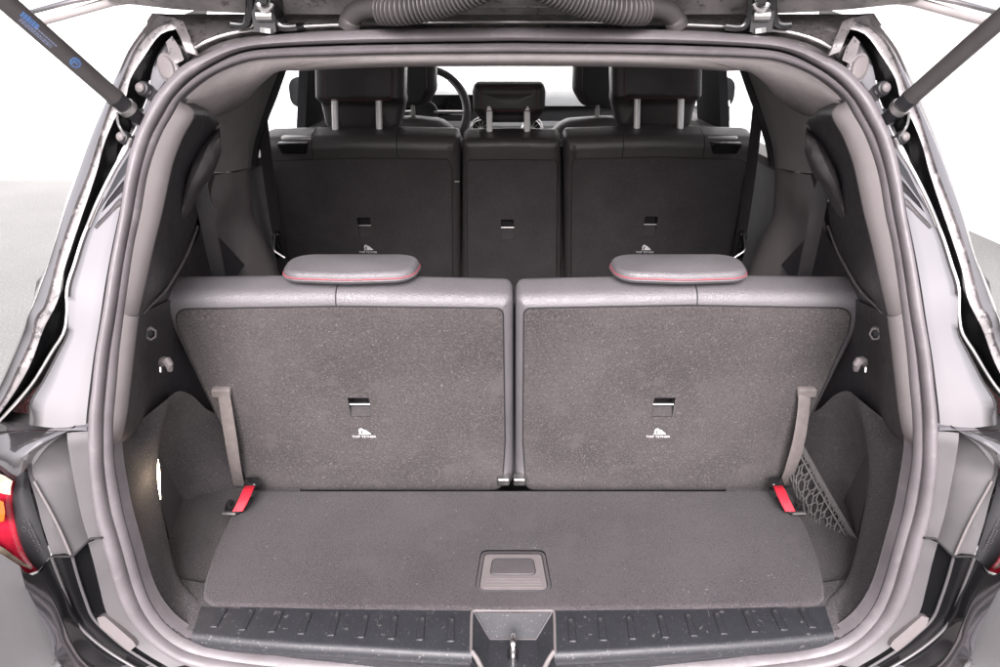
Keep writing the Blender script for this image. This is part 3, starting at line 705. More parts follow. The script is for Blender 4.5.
# --- second row
b2_ = R(14)
f2 = Frame((0, 1.884 + .25 * .3, 1.302 - .30), (1, 0, 0), (0, -math.sin(b2_), math.cos(b2_)))
m2 = (M['leather_dark'], M['carpet_dark'])
s2L = seat_back('split_bench_seat', f2, [(256,141),(360,138),(457,140),(460,150),(460,330),(300,330),(260,160)], [(264,161),(360,158),(449,159),(452,170),(453,325),(303,325),(270,180)], [(365,227,13,20)], m2, 'left second row seat back in black leather and carpet', ro=[.03,.2,.012,.05,.02,.02,.03], rp=[.02,.2,.012,.05,.01,.01,.05], r=.03, t=.11, bar=M['grey_print'] if False else M['steel'], mark=(368,249.5), msize=.019)
s2C = seat_back('split_bench_seat', f2, [(462,141),(512,140),(561,141),(562,330),(462,330)], [(467,160),(512,159.5),(557,160),(556,325),(468,325)], [(507.5,229,13,20)], m2, 'narrow centre second row seat back in black leather and carpet', ro=[.014,.1,.014,.02,.02], rp=[.01,.1,.01,.01,.01], r=.02, t=.10)
s2R = seat_back('split_bench_seat', f2, [(565,140),(660,137),(760,140),(756,158),(722,330),(565,330),(564,150)], [(573,159),(660,157),(748,160),(744,178),(718,325),(571,325),(572,170)], [(650,226,13,20)], m2, 'right second row seat back in black leather and carpet', ro=[.012,.2,.035,.03,.02,.02,.05], rp=[.012,.2,.02,.05,.01,.01,.05], r=.03, t=.11, mark=(645,249.5), msize=.019)
def top_pt(px, Yo=1.93, z=1.30): return PY(px, 138, Yo)
def headrest2(seat, x0, x1, y0, y1, posts, yp, Yc, t, crown, ma=M['leather_dark'], stitch=True):
    fr = Frame((0, Yc, 1.40), (1, 0, 0), (0, -.10, 1))
    ym = y0 + (y1 - y0) * .62
    dx = (x1 - x0)
    P = [fr.px(x, y) for x, y in ((x0 + dx * .10, y1), (x1 - dx * .10, y1), (x1 - dx * .01, ym), (x1, y0 + 6), (x1 - dx * .04, y0), (x0 + dx * .04, y0), (x0, y0 + 6), (x0 + dx * .01, ym))]
    P = dens(fillet(P, .028, 6), .02)
    vm = fr.px((x0 + x1) / 2, ym)[1]
    def sh(a, b):
        k = max(0, min(1, (vm + .004 - b) / .022)); k = k * k * (3 - 2 * k); return (0, .045 * k, 0)
    P = dens(P, .008)
    h = put('headrest', slab(fr, P, t, .022, puff=crown, seg=6, shift=sh, prings=14), ma, seat, angle=60)
    if stitch:
        Q = fillet([fr.px(x, y) for x, y in ((x0 + dx * .13, ym), (x1 - dx * .13, ym), (x1 - dx * .12, y0 + 2), (x0 + dx * .12, y0 + 2))], .012, 4)
        put('stitched_seam', MB().tube([fr.pt(a, b, crown * .55 + .0015) for a, b in Q] + [fr.pt(*Q[0], crown * .55 + .0015)], .0011, 6, cap=False), M['stitch_dark'], h)
    for p in posts:
        a = PY(p, yp[0], Yc + .004); b = PY(p, yp[1], Yc + .004)
        a[2] += 0.01
        put('headrest_post', MB().tube([a, b - np.array((0, 0, .02))], .0082, 10), M['post'], seat)
        put('post_collar', slab(Frame(b + np.array((0, 0, .004)), (1, 0, 0), (0, 1, 0)), fillet(rect(0, 0, .040, .028), .012), .014, .004, seg=3), M['gloss_black'], seat)
    return h
headrest2(s2L, 313, 404, 40, 136, (335, 379), (103, 137), 1.945, .10, .012)
headrest2(s2R, 612, 704, 40, 133, (637, 680.5), (103, 135), 1.945, .10, .012)
headrest2(s2C, 472, 546, 85, 126, (489.5, 527), (110, 139), 1.945, .08, .010)
# shoulder release handles, belts and seams
for seat, sg in ((s2L, -1), (s2R, 1)):
    def mp(x, y): return (x, y) if sg < 0 else (1019 - x, y)
    a = PY(*mp(296, 140.5), 1.89)
    fr = Frame(a + np.array((0, .035, .010)), (1, 0, 0), (0, 1, .05))
    hd2 = put('release_handle', slab(fr, fillet(rect(0, 0, .085, .055), .008), .016, .005, seg=3), M['steel'], seat)
    fr = Frame(PY(*mp(293, 149), 1.872), (1, 0, 0), (0, -.2, 1))
    put('handle_recess', slab(fr, fillet([(-.042, .014), (.042, .014), (.030, -.014), (-.030, -.014)], .004), .02, .003, seg=3), M['gloss_black'], seat)
    u0, v0 = f2.px(*mp(312 if sg < 0 else 315, 158)); vt = f2.px(*mp(312, 139))[1]; r_ = .03
    for xx in ((312, 397) if sg < 0 else (315, 396)):
        u0 = f2.px(*mp(xx, 150))[0]
        pts = [f2.pt(u0, v0, .0008)] + [f2.pt(u0, vt - r_ + r_ * math.sin(t), -r_ + r_ * math.cos(t) + .001) + f2.v * .001 for t in np.linspace(0, 1.57, 8)] + [f2.pt(u0, vt + .001, -.07)]
        put('leather_seam', MB().tube(pts, .0012, 6), M['seam'], seat)
    bl = [(261, 108, 1.80), (264.5, 140, 1.82), (270, 185, 1.84), (277, 230, 1.86), (284, 276, 1.88), (290, 320, 1.90)]
    pth = crv([PY(*mp(x, y), Y) for x, y, Y in bl], 16)
    bo = put('shoulder_belt', MB().ribbon(pth, (.35, 1, 0) if sg < 0 else (-.35, 1, 0), .042, .002), M['belt'], car, label='dark shoulder belt beside the %s second row seat' % ('left' if sg < 0 else 'right'))
    bk = PY(*mp(277, 246), 1.80)
    put('belt_tongue', slab(Frame(bk, (1, 0, 0), (.1 * sg, -.1, 1)), fillet(rect(0, 0, .020, .070), .006), .02, .004, seg=3), M['gloss_black'], bo)
    put('tongue_edge', MB().tube(crv([PY(*mp(273, 236), 1.785), PY(*mp(274.5, 233), 1.785), PY(*mp(274, 250), 1.785), PY(*mp(279, 254), 1.785), PY(*mp(285, 258), 1.785)], 14), .003, 6), M['steel'], bo)
put('pull_loop', slab(Frame(PY(416, 136.5, 1.945), (1, 0, 0), (0, 1, .1)), fillet(rect(0, 0, .088, .05), .02), .012, .005, seg=3), M['gloss_black'], s2L)
for x in (461, 563.5):
    u = f2.px(x, 200)[0]
    put('seat_gap_panel', MB().box(f2.pt(u, -.05, -.06), (.03, .02, .6)), M['seam'], car)
put('belt_slot', MB().box(f2.pt(f2.px(457, 178)[0], f2.px(457, 181)[1], .003), (.012, .004, .002)), M['steel'], s2L)

# --- front seats, steering wheel, dashboard
for sg, hx0, hx1, sh0, sh1, ym, lab in ((-1, 352, 436, 352, 462, 121, 'left front seat seen past the second row'), (1, 573, 660, 545, 668, 121, 'right front seat seen past the second row')):
    fr = Frame((0, 2.75, 1.20), (1, 0, 0), (0, -.16, 1))
    P = [fr.px(x, y) for x, y in ((sh0 - 2, 260), (sh1 + 2, 260), (sh1, ym + 22), (sh1 - 18, ym + 3), ((sh0 + sh1) / 2, ym), (sh0 + 18, ym + 3), (sh0, ym + 22))]
    st = put('bucket_seat', slab(fr, dens(fillet(P, [.02, .02, .06, .09, .3, .09, .06], 6), .05), .13, .05, puff=.012, seg=6), M['leather_dark'], car, label=lab, angle=60)
    Pi = [fr.px(x, y) for x, y in ((sh0 + 12, 255), (sh1 - 12, 255), (sh1 - 10, ym + 24), (sh1 - 26, ym + 9), ((sh0 + sh1) / 2, ym + 6), (sh0 + 26, ym + 9), (sh0 + 10, ym + 24))]
    Pi = fillet(Pi, [.02, .02, .06, .09, .3, .09, .06], 6)
    put('seat_piping', MB().tube([fr.pt(a, b, .012) for a, b in Pi] + [fr.pt(*Pi[0], .012)], .004, 6, cap=False), M['trim_light'], st)
    fh = Frame((0, 2.80, 1.40), (1, 0, 0), (0, -.1, 1))
    P = [fh.px(x, y) for x, y in ((hx0 + 10, 109), (hx1 - 10, 109), (hx1, 92), (hx1 - 1, 45), (hx0 + 1, 45), (hx0, 92))]
    hr = put('headrest', slab(fh, dens(fillet(P, .05, 6), .03), .11, .045, puff=.01, seg=6), M['leather_dark'], st, angle=60)
    Pb = [fh.px(x, y) for x, y in ((hx0 + 16, 103), (hx1 - 16, 103), (hx1 - 9, 90), (hx1 - 9, 48), (hx0 + 9, 48), (hx0 + 9, 90))]
    put('back_panel', slab(fh, fillet(Pb, .04, 5), .02, .006, n0=.014, seg=3), M['dash_dark'], hr)
    for k in (-.07, .07):
        xm = (hx0 + hx1) / 2
        a = PY(xm, 104, 2.83); put('headrest_post', MB().tube([a + np.array((k, 0, .03)), a + np.array((k, .01, -.12))], .008, 8), M['steel'], st)
# dashboard
dy = 3.32
da = mixY([(300,84,3.62),(420,83,3.62),(513,83,3.62),(610,83,3.62),(730,84,3.62)], 20)
db = mixY([(300,98,3.34),(420,97,3.34),(513,97,3.34),(610,97,3.34),(730,98,3.34)], 20)
dc = mixY([(300,106,3.28),(420,106,3.28),(513,106,3.28),(610,106,3.28),(730,106,3.28)], 20)
dash = put('dashboard', MB().loft([da, db, dc]), M['dash'], car, label='pale dashboard below the windscreen')
dd = mixY([(300,107,3.30),(420,107,3.30),(513,107,3.30),(610,107,3.30),(730,107,3.30)], 20)
de = mixY([(300,121,3.27),(420,121,3.27),(513,121,3.27),(610,121,3.27),(730,121,3.27)], 20)
df = mixY([(300,160,3.22),(420,160,3.22),(513,160,3.22),(610,160,3.22),(730,160,3.22)], 20)
put('trim_strip', MB().loft([dc, dd, de]), M['dash_dark'], dash, angle=20)
put('dash_panel', MB().loft([de, blend(de, df, .1, -.03), df]), M['dash'], dash)
ff = Frame((0, 3.22, 1.25), (1, 0, 0), (0, .15, 1))
put('display_screen', slab(ff, fillet([ff.px(x, y) for x, y in ((400,94.5),(474,94.5),(474,116),(400,116))], .01), .02, .004), M['screen'], dash)
for x, rr in ((481, .050), (488+9, .0), (525+7, .050)):
    if not rr: continue
    c = PY(x, 129, 3.14); fr = Frame(c, (1, 0, 0), (0, .1, 1))
    circ = [(math.cos(a) * rr, math.sin(a) * rr) for a in np.linspace(0, 2 * math.pi, 28, endpoint=False)]
    v = put('air_vent', slab(fr, circ, .05, .010, holes=[[(a * .72, b * .72) for a, b in circ]], seg=4), M['chrome'], dash)
    put('vent_bowl', slab(fr, [(a * .74, b * .74) for a, b in circ], .02, .002, n0=-.02), M['dash_dark'], v)
    for k in range(10):
        a = k / 10 * 2 * math.pi; mb = MB().tube([fr.pt(math.cos(a) * .012, math.sin(a) * .012, -.012), fr.pt(math.cos(a) * rr * .72, math.sin(a) * rr * .72, -.010)], .0022, 5)
        put('vent_vane', mb, M['steel'], v)
    put('vent_hub', slab(fr, [(a * .26, b * .26) for a, b in circ], .02, .004, n0=-.004, seg=3), M['steel'], v)
# steering wheel
wc = PY(424, 112, 2.98); fw = Frame(wc, (1, 0, 0), (0, .42, 1))
rim = [fw.pt(math.cos(a) * .172, math.sin(a) * .172, 0) for a in np.linspace(0, 2 * math.pi, 49)]
whl = put('steering_wheel', MB().tube(rim, .015, 10, cap=False), M['leather_dark'], car)
put('rim_trim', MB().tube([fw.pt(math.cos(a) * .160, math.sin(a) * .160, .006) for a in np.linspace(-.9, .9, 16)], .006, 8), M['steel'], whl)
hubo = [(math.cos(a) * .055, math.sin(a) * .05) for a in np.linspace(0, 2 * math.pi, 24, endpoint=False)]
put('hub', slab(fw, hubo, .04, .015, n0=.01, seg=4), M['dash_dark'], whl)
for a in (0, math.pi, -math.pi / 2):
    put('spoke', MB().tube([fw.pt(math.cos(a) * .04, math.sin(a) * .04, 0), fw.pt(math.cos(a) * .165, math.sin(a) * .165, 0)], .013, 8, flat=.5), M['steel'], whl)

# ------------------------------------------------------------------ body round the opening (left half, mirrored)
S1 = [(152,13),(138.5,34),(127,53),(117.7,71),(109.6,87),(100,112),(84,150),(71,187),(63,211),(50.5,256),(37.7,287),(26,318),(14.4,348),(0,380),(-30,432)]
S2 = [(176,18),(153,27.7),(137,45),(124,74),(116,93),(108,110),(89,169),(72.5,212),(57,258),(44,306),(35,318),(31,338),(16,371),(0,403),(-30,440)]
S3 = [(176,29),(161,34),(145,55),(131,78),(125,100),(113,122),(103,148),(97,171),(83,213),(73,242),(63,274),(58,300),(44,328),(31,363),(16,390),(0,413),(-20,438)]
S4 = [(166,41),(156,57),(151,77),(149,95),(143,112),(134,134),(124,148),(114.6,168),(98,204),(84,234),(74.6,263),(67,288),(67,312),(64,332),(53,350),(32,384),(13,406),(0,420),(-12,432)]
n_ = 60
l1 = apline(S1, .05, n_); l2 = apline(S2, .02, n_); l3 = apline(S3, .025, n_); l4 = apline(S4, .035, n_)
l3d = [a * .85 + b * .15 + np.array((0, .055, 0)) for a, b in zip(l3, l4)]
l4d = [a * .2 + b * .8 + np.array((0, .055, 0)) for a, b in zip(l3, l4)]
l0 = [p + np.array((-.01, .10, .0)) for p in l1]; l00 = [p + np.array((.0, .35, .0)) for p in l1]
both('pillar_skin', MB().loft([l00, l0, l1, blend(l1, l2, .5, -.008), l2]), M['paint'], car, angle=60)
both('pillar_flange', MB().loft([l2, blend(l2, l3, .15, .004), blend(l2, l3, .8, .0), l3]), M['paint_inner'], car, angle=40)
both('water_channel', MB().loft([l3, l3d, l4d, l4]), M['gloss_black'], car, angle=40)
both('channel_bead', MB().tube(l4[6:], .0022, 8), M['steel'], car)
# painted inner face between the channel and the seal
A1 = [(190,52),(178,66.5),(163,84),(150.5,101),(143.5,116),(136.5,131),(130,150),(125,174),(122,195),(119.5,213),(113.8,242),(108,274),(102,312),(95.5,352),(91.5,390),(89,420),(88,434)]
la = apline(A1, .02, n_)
S4b = S4[:-2] + [(20,418)]
l4b = apline([(170,38),(157,57),(152,77),(150,95),(144,112),(135,134),(125,148),(115.6,168),(99,204),(85,234),(75.6,263),(68,288),(68.5,312),(67,332),(57,352),(40,384),(30,400),(28,422)], .036, n_)
pm = [blend(l4b, la, t, o) for t, o in ((0, 0), (.08, -.006), (.3, -.004), (.7, .002), (.93, .004), (1.0, .012))]
ip = both('pillar_panel', MB().loft(pm), M['paint'], car, angle=50)
# small fittings on it: bolts, plug, strap, socket
for i in range(2):
    sg = -1 if i == 0 else 1
    def q(x, y, off):
        p = PA(x, y, off); return p if sg < 0 else np.array((-p[0], p[1], p[2]))
    for (x, y, rr) in ((141,88,.0075), (121.5,137,.0068)):
        c = q(x, y, .018); fr = Frame(c, (1, .25 * sg, 0), (0, .3, 1))
        circ = [(math.cos(a) * rr, math.sin(a) * rr) for a in np.linspace(0, 2 * math.pi, 18, endpoint=False)]
        bo = put('bolt', slab(fr, [(a * 1.35, b * 1.35) for a, b in circ], .01, .003, seg=3), M['dark'], ip[i])
        put('bolt_head', slab(fr, [(a * .9, b * .9) for a, b in circ], .006, .003, n0=.005, puff=.001, seg=3), M['steel'], bo) if False else put('bolt_head', slab(fr, [(a * .9, b * .9) for a, b in circ], .006, .003, n0=.005, puff=.001, seg=3), M['trim_light'], ip[i])
    c = q(167, 68, .020); fr = Frame(c, (1, .3 * sg, 0), (0, .4, 1))
    ov = [(math.cos(a) * .0125 + math.sin(a) * .006 * -sg * -1, math.sin(a) * .0165) for a in np.linspace(0, 2 * math.pi, 24, endpoint=False)]
    put('plug_rim', slab(fr, [(a * 1.35, b * 1.3) for a, b in ov], .008, .003, seg=3), M['paint_inner'], ip[i])
    put('rubber_plug', slab(fr, ov, .006, .003, n0=.004, seg=3), M['trim_light'], ip[i])
    # folded bracket at the top corner
    bp1 = [q(x, y, o_) for x, y, o_ in ((178,22,.02),(183,33,.006),(188,44,.0),(193,54,.004))]
    put('folded_bracket', MB().ribbon(crv(bp1, 12), (1, .1 * sg, -.35 * -sg), .017, .007), M['paint_inner'], ip[i], angle=30)
    web = [q(166,42,.02), q(172,36,.02), q(180,48,.015), q(184,60,.014), q(176,64,.014), q(170,58,.016)]
    put('gusset', quadmb(web), M['paint_inner'], ip[i])
    # wedge buffer bead beside the seal
    wb = crv([q(131,139,.012), q(126,150,.006), q(114,170,.006), q(98,202,.01), q(88,226,.02)], 24)
    put('drip_bead', MB().tube(wb, .0028, 8), M['steel'], ip[i])
    wg = [q(132,150,.016), q(128,170,.016), q(122,178,.016), q(98,212,.024), q(104,200,.024), q(118,172,.018)]
    put('drip_web', quadmb(wg), M['gloss_black'], ip[i])
# roof channel over the opening
ra = full(crv([PA(x, y, .018) for x, y in [(513,29),(400,30),(330,32),(262,37),(230,43.5),(206,53),(190,62)]], 30))
rb_ = full(crv([PA(x, y, .055) for x, y in [(513,24),(400,25),(330,27),(262,31),(232,35),(208,43),(188,55)]], 30))
rc = full(crv([PA(x, y, .075) for x, y in [(513,19),(400,19.5),(330,20),(262,22),(232,24),(208,27),(176,30)]], 30))
rd = full(crv([PA(x, y, .13) for x, y in [(513,13),(400,13),(330,13),(262,14),(232,14),(208,14),(160,14)]], 30))
put('roof_channel', MB().loft([ra, [p + np.array((0, .01, -.004)) for p in rb_], rb_, rc, rd]), M['paint_inner'], car, angle=30)
put('roof_drip_bead', MB().tube([p + np.array((0, -.004, .002)) for p in rb_], .0024, 8), M['steel'], car)

# --- ledge, quarter panel, tail lamp, bumper, lower channel
lg1 = crv([PA(x, y, o_) for x, y, o_ in ((89,427,.02),(60,427,.03),(30,424,.05),(-5,421,.07),(-40,425,.09))], 16)
lg2 = crv([PA(x, y, o_) for x, y, o_ in ((89,418,.035),(60,417,.05),(30,414,.07),(-5,411,.10),(-40,415,.12))], 16)
lg3 = crv([PA(x, y, o_) for x, y, o_ in ((89,431,.004),(68,431,.0),(45,441,-.002),(29,453,.0),(27,466,.002))], 16)
lg4 = crv([PA(x, y, o_) for x, y, o_ in ((30,424,.05),(-5,424,.05),(-40,430,.05))], 16)
both('body_ledge', MB().loft([lg2, lg1, crv([PA(x, y, o_) for x, y, o_ in ((89,430.5,.006),(60,430.5,.01),(30,430,.04),(-5,432,.07),(-40,436,.09))], 16)]), M['paint'], car, angle=30)
qa = crv([PA(x, y, o_) for x, y, o_ in ((68,431,.002),(48,431,.02),(20,431,.05),(-20,436,.09))], 14)
qb = crv([PA(x, y, o_) for x, y, o_ in ((47,441,.0),(35,443,.0),(10,450,.02),(-20,456,.06))], 14)
qc = crv([PA(x, y, o_) for x, y, o_ in ((29,453,.0),(24,457,.0),(6,462,.01),(-20,462,.05))], 14)
qe = crv([PA(x, y, o_) for x, y, o_ in ((27,466,.002),(15,479,.0),(0,470,.015),(-20,466,.05))], 14)
qx = [[l[-1] for l in (qa, qb, qc, qe)], [np.array((-.825, 1.0, l[-1][2] - .02)) for l in (qa, qb, qc, qe)], [np.array((-.862, 1.25, l[-1][2] - .02)) for l in (qa, qb, qc, qe)]]
both('quarter_panel_shoulder', MB().loft([qa, qb, qc, qe]).loft(qx), M['paint'], car, angle=50)
M1 = [(66,432),(46,442),(29.5,454),(27,466),(30,480),(36,500),(43,527),(52,555)]
M2 = [(67,432),(50,444),(38,458),(32,470),(40,488),(50,506),(62,530),(73,555.5)]
M3 = [(68.5,431),(69.5,442),(71,452),(73,464),(77,485),(81,505),(85,521),(90.5,538.5)]
M4 = [(89,431),(89,440),(89,450),(90,466),(92.3,488),(95,505),(97,515),(102,537)]
ml = [apline(m, o_, 40) for m, o_ in ((M1, .0), (M2, .004), (M3, .014), (M4, .018))]
both('lamp_flange', MB().loft([ml[0], blend(ml[0], ml[1], .5, .004), ml[1]]).loft([ml[1], blend(ml[1], ml[2], .1, .004), blend(ml[1], ml[2], .6, .012), blend(ml[1], ml[2], .95, .028), blend(ml[1], ml[2], 1.0, -.004)]).loft([blend(ml[1], ml[2], 1.0, -.004), blend(ml[2], ml[3], .15, -.004), ml[3]]), M['flange'], car, angle=40)
both('flange_bead', MB().tube([p + np.array((0, -.003, 0)) for p in ml[1][17:]], .0019, 8), M['trim_light'], car)
# tail lamp: dark cover and red lens
TL = [(27,467),(15,480),(12,497),(14,520),(20,543),(28,560),(38,571.5)]
TM = [(28,470),(29,484),(33,500),(38,517),(43,533),(47,545),(51,556)]
ta = apline(TL, -.004, 24); tb2 = apline(TM, .0, 24)
cv = both('tail_lamp_cover', MB().loft([[p + np.array((0, .02, 0)) for p in ta], ta, blend(ta, tb2, .3, -.006), blend(ta, tb2, .8, -.006), tb2]), M['dark'], car, angle=50)
TI = [(14.5,481),(11.5,497),(13.5,520),(19.5,543),(27.5,560),(37,571)]
TO = [(-30,462),(-32,480),(-33,500),(-31,525),(-26,545),(-18,556)]
ti = apline(TI, -.006, 24); to = apline(TO, .03, 24)
tl = both('tail_lamp', MB().loft([[p + np.array((0, .03, 0)) for p in ti], ti, blend(ti, to, .1, -.010), blend(ti, to, .4, -.016), blend(ti, to, .75, -.012), to, [np.array((-.835, .99, p[2] - .025)) for p in to], [np.array((-.868, 1.22, p[2] - .03)) for p in to]]), M['lamp_red'], car, labels=('red tail lamp at the left edge', 'red tail lamp at the right edge'), angle=60)
for i in range(2):
    sg = -1 if i == 0 else 1
    def q(x, y, off):
        p = PA(x, y, off); return p if sg < 0 else np.array((-p[0], p[1], p[2]))
    cl = [[q(x, y, -.024) for x, y in l] for l in ([(12.5,481),(11,487),(10.5,495)], [(5,476),(4,485),(4,494)], [(-10,470),(-10,480),(-10,490)])]
    put('clear_lens', MB().loft(cl), M['lamp_clear'], tl[i])
    am = [[q(x, y, -.026) for x, y in l] for l in ([(3.5,502),(5,512),(4,521)], [(-3,499),(-3,512),(-3,523)], [(-12,497),(-12,512),(-12,524)])]
    put('amber_lens', MB().loft(am), M['lamp_amber'], tl[i])
    cl = [[q(x, y, -.022) for x, y in l] for l in ([(30,566.5),(32,569.5)], [(20,560),(18,564)], [(5,549),(2,554)], [(-10,540),(-12,546)])]
    put('reversing_lens', MB().loft(cl), M['lamp_clear'], tl[i])
    # moulded lettering on the cover: several rows of tiny raised marks
    rng = random.Random(5); mk = MB()
    for row in range(2):
        t = 0.0
        while t < 1:
            x = 24.5 + t * 15.5 + row * 3.2; y = 521 + t * 33 - row * 1.2
            if rng.random() < .72:
                p = q(x, y, -.0085); mk.box(p, (.0018 + rng.random() * .0012, .0006, .0012 + rng.random() * .0012))
            t += .075
    p = q(24, 529, -.0085)
    mk.tube([p + np.array((math.cos(a) * .0032, 0, math.sin(a) * .0036)) for a in np.linspace(0, 6.283, 12)], .0006, 5)
    put('moulded_marks', mk, M['mark_grey'], cv[i], kind='stuff')
# lower channel between bumper and seal: three steps of gloss black
L1 = [(40,573),(49,591),(58,608),(66,628),(73,645),(86,660),(110,675)]
L2 = [(52.5,557),(60,577),(68,598),(76,619),(90,635),(112,652),(142,670)]
L3 = [(73.5,557),(79,577),(86,598),(94,617),(110,633),(128,648),(160,668)]
L4 = [(90.5,540),(96,560),(102,585),(109,610),(122,627),(138,644),(172,665)]
k1, k2, k3, k4 = (apline(l, o_, 40) for l, o_ in ((L1, -.03), (L2, -.005), (L3, .008), (L4, .016)))
both('water_channel', MB().loft([k1, blend(k1, k2, .12, .012), blend(k1, k2, .85, .020), k2]).loft([k2, blend(k2, k3, .1, .004), blend(k2, k3, .85, .018), k3]).loft([k3, blend(k3, k4, .12, .012), blend(k3, k4, .9, .030), k4]), M['gloss_black'], car, angle=30)
both('channel_ridge', MB().tube([p + np.array((0, -.002, 0)) for p in k2], .0022, 8), M['flange'], car)
both('channel_ridge', MB().tube([p + np.array((0, -.002, 0)) for p in k3], .0022, 8), M['flange'], car)
K5 = [(102,537),(106,552),(112,575),(121,602),(136,627),(152,642),(190,664)]
k5 = apline(K5, .016, 40)
both('seal_flange', MB().loft([blend(k4, k4, 0, .006), blend(k4, k4, 0, -.006), blend(k4, k5, .3, -.004), k5]), M['flange'], car, angle=40)
# horizontal parting line under the lamp flange
both('parting_gap', MB().tube([PA(x, y, -.003) for x, y in ((38,574),(45,565),(52,556.5),(60,556.5),(72,556.5),(76,553),(90,539),(92,538.5),(102,538))], .0016, 6), M['seam'], car)
# rubber stop pad in the channel
sp1 = [PA(x, y, .004) for x, y in ((97,618),(104,616),(133,641),(136,646),(129,652),(100,627))]
mbp = MB(); top_ = sp1; bot_ = [p + np.array((0, .012, -.004)) for p in sp1]; mbp.loft([top_, bot_], closed_u=True); mbp.add(top_, [tuple(range(6))])
both('stop_pad', mbp, M['trim_light'], car)
# bumper corner
bq = [[(38,573),(47,591),(56,608),(64,628),(71,645),(84,662),(110,680)], [(20,566),(26,590),(32,612),(38,634),(46,652),(58,668),(80,690)], [(-8,548),(-6,585),(-4,612),(0,640),(4,662),(14,680),(30,700)], [(-50,540),(-50,580),(-50,612),(-50,645),(-50,670),(-50,690),(-50,720)]]
bl_ = [apline(l, o_, 30) for l, o_ in zip(bq, (-.032, -.062, -.075, -.06))]
both('bumper', MB().loft([[p + np.array((0, .03, -.01)) for p in bl_[0]], bl_[0], blend(bl_[0], bl_[1], .15, -.006), blend(bl_[0], bl_[1], .6, -.006), bl_[1], bl_[2], bl_[3], [np.array((-.845, .97, p[2])) for p in bl_[3]], [np.array((-.872, 1.25, p[2])) for p in bl_[3]]]), M['paint'], car, angle=60)
plan = [(-.872, 1.25), (-.845, .97), (-.765, .80), (-.60, .722), (-.30, .682), (0, .672), (.30, .682), (.60, .722), (.765, .80), (.845, .97), (.872, 1.25)]
pc = crv([np.array((x, y, 0)) for x, y in plan], 60)
bmp = [[np.array((p[0] * sc_, p[1] + dy_, z_)) for p in pc] for z_, dy_, sc_ in ((.686, .10, .93), (.683, .03, .98), (.668, .004, 1.0), (.60, -.006, 1.0), (.50, -.004, 1.0), (.40, .02, .99), (.30, .06, .96))]
put('bumper_panel', MB().loft(fine(bmp, 3)), M['paint'], car, angle=60)
put('bumper_grip_strip', MB().loft([[np.array((p[0], p[1] - .004, z_)) for p in pc[8:-8]] for z_ in (.49, .44)]), M['dark'], car)

# ------------------------------------------------------------------ raised tailgate, hinges, cable conduits, gas struts
tgx = .60
def tz(Y): return 1.585 + (1.10 - Y) * .78
prof = [(1.10, .555), (1.03, .575), (.9, .62), (.6, .66), (.3, .66), (.05, .60)]
u = np.linspace(-1, 1, 25)
inner = [[np.array((a * hw, Y - .02 * a * a, tz(Y) + .018 * abs(a) ** 6 - .004)) for a in u] for Y, hw in prof]
outer = [[np.array((a * (hw + .03), Y + .05, tz(Y) + .085 - .05 * abs(a) ** 4)) for a in u] for Y, hw in prof]
tg = MB().loft(inner + outer[::-1], closed_v=True)
tg.add([l[0] for l in inner] + [l[0] for l in outer], [(i, i + 1, 7 + i, 6 + i) for i in range(5)]); tg.add([l[-1] for l in inner] + [l[-1] for l in outer], [(i, 6 + i, 7 + i, i + 1) for i in range(5)])
gate = put('tailgate', tg, M['gate'], car, label='raised tailgate, its inner edge showing above the opening', angle=40)
fg = Frame((0, 1.10, 1.585), (1, 0, 0), (0, -1, .78))
for v_, hgt, wd in ((.012, .010, .53), (.036, .008, .52), (.062, .010, .52)):
    put('pressed_rib', MB().tube([fg.pt(x, v_ + .01 * abs(x / .55) ** 4, -.002) for x in np.linspace(-wd, wd, 40)], .006, 8, flat=1), M['gate'], gate)
tr = [(-.5, .12), (.5, .12), (.56, .8), (-.56, .8)]
put('tailgate_trim', slab(Frame((0, 1.10, 1.565), (-1, 0, 0), (0, -1, .78)), fillet(tr, .06), .03, .01, n0=.0), M['trim'], gate)
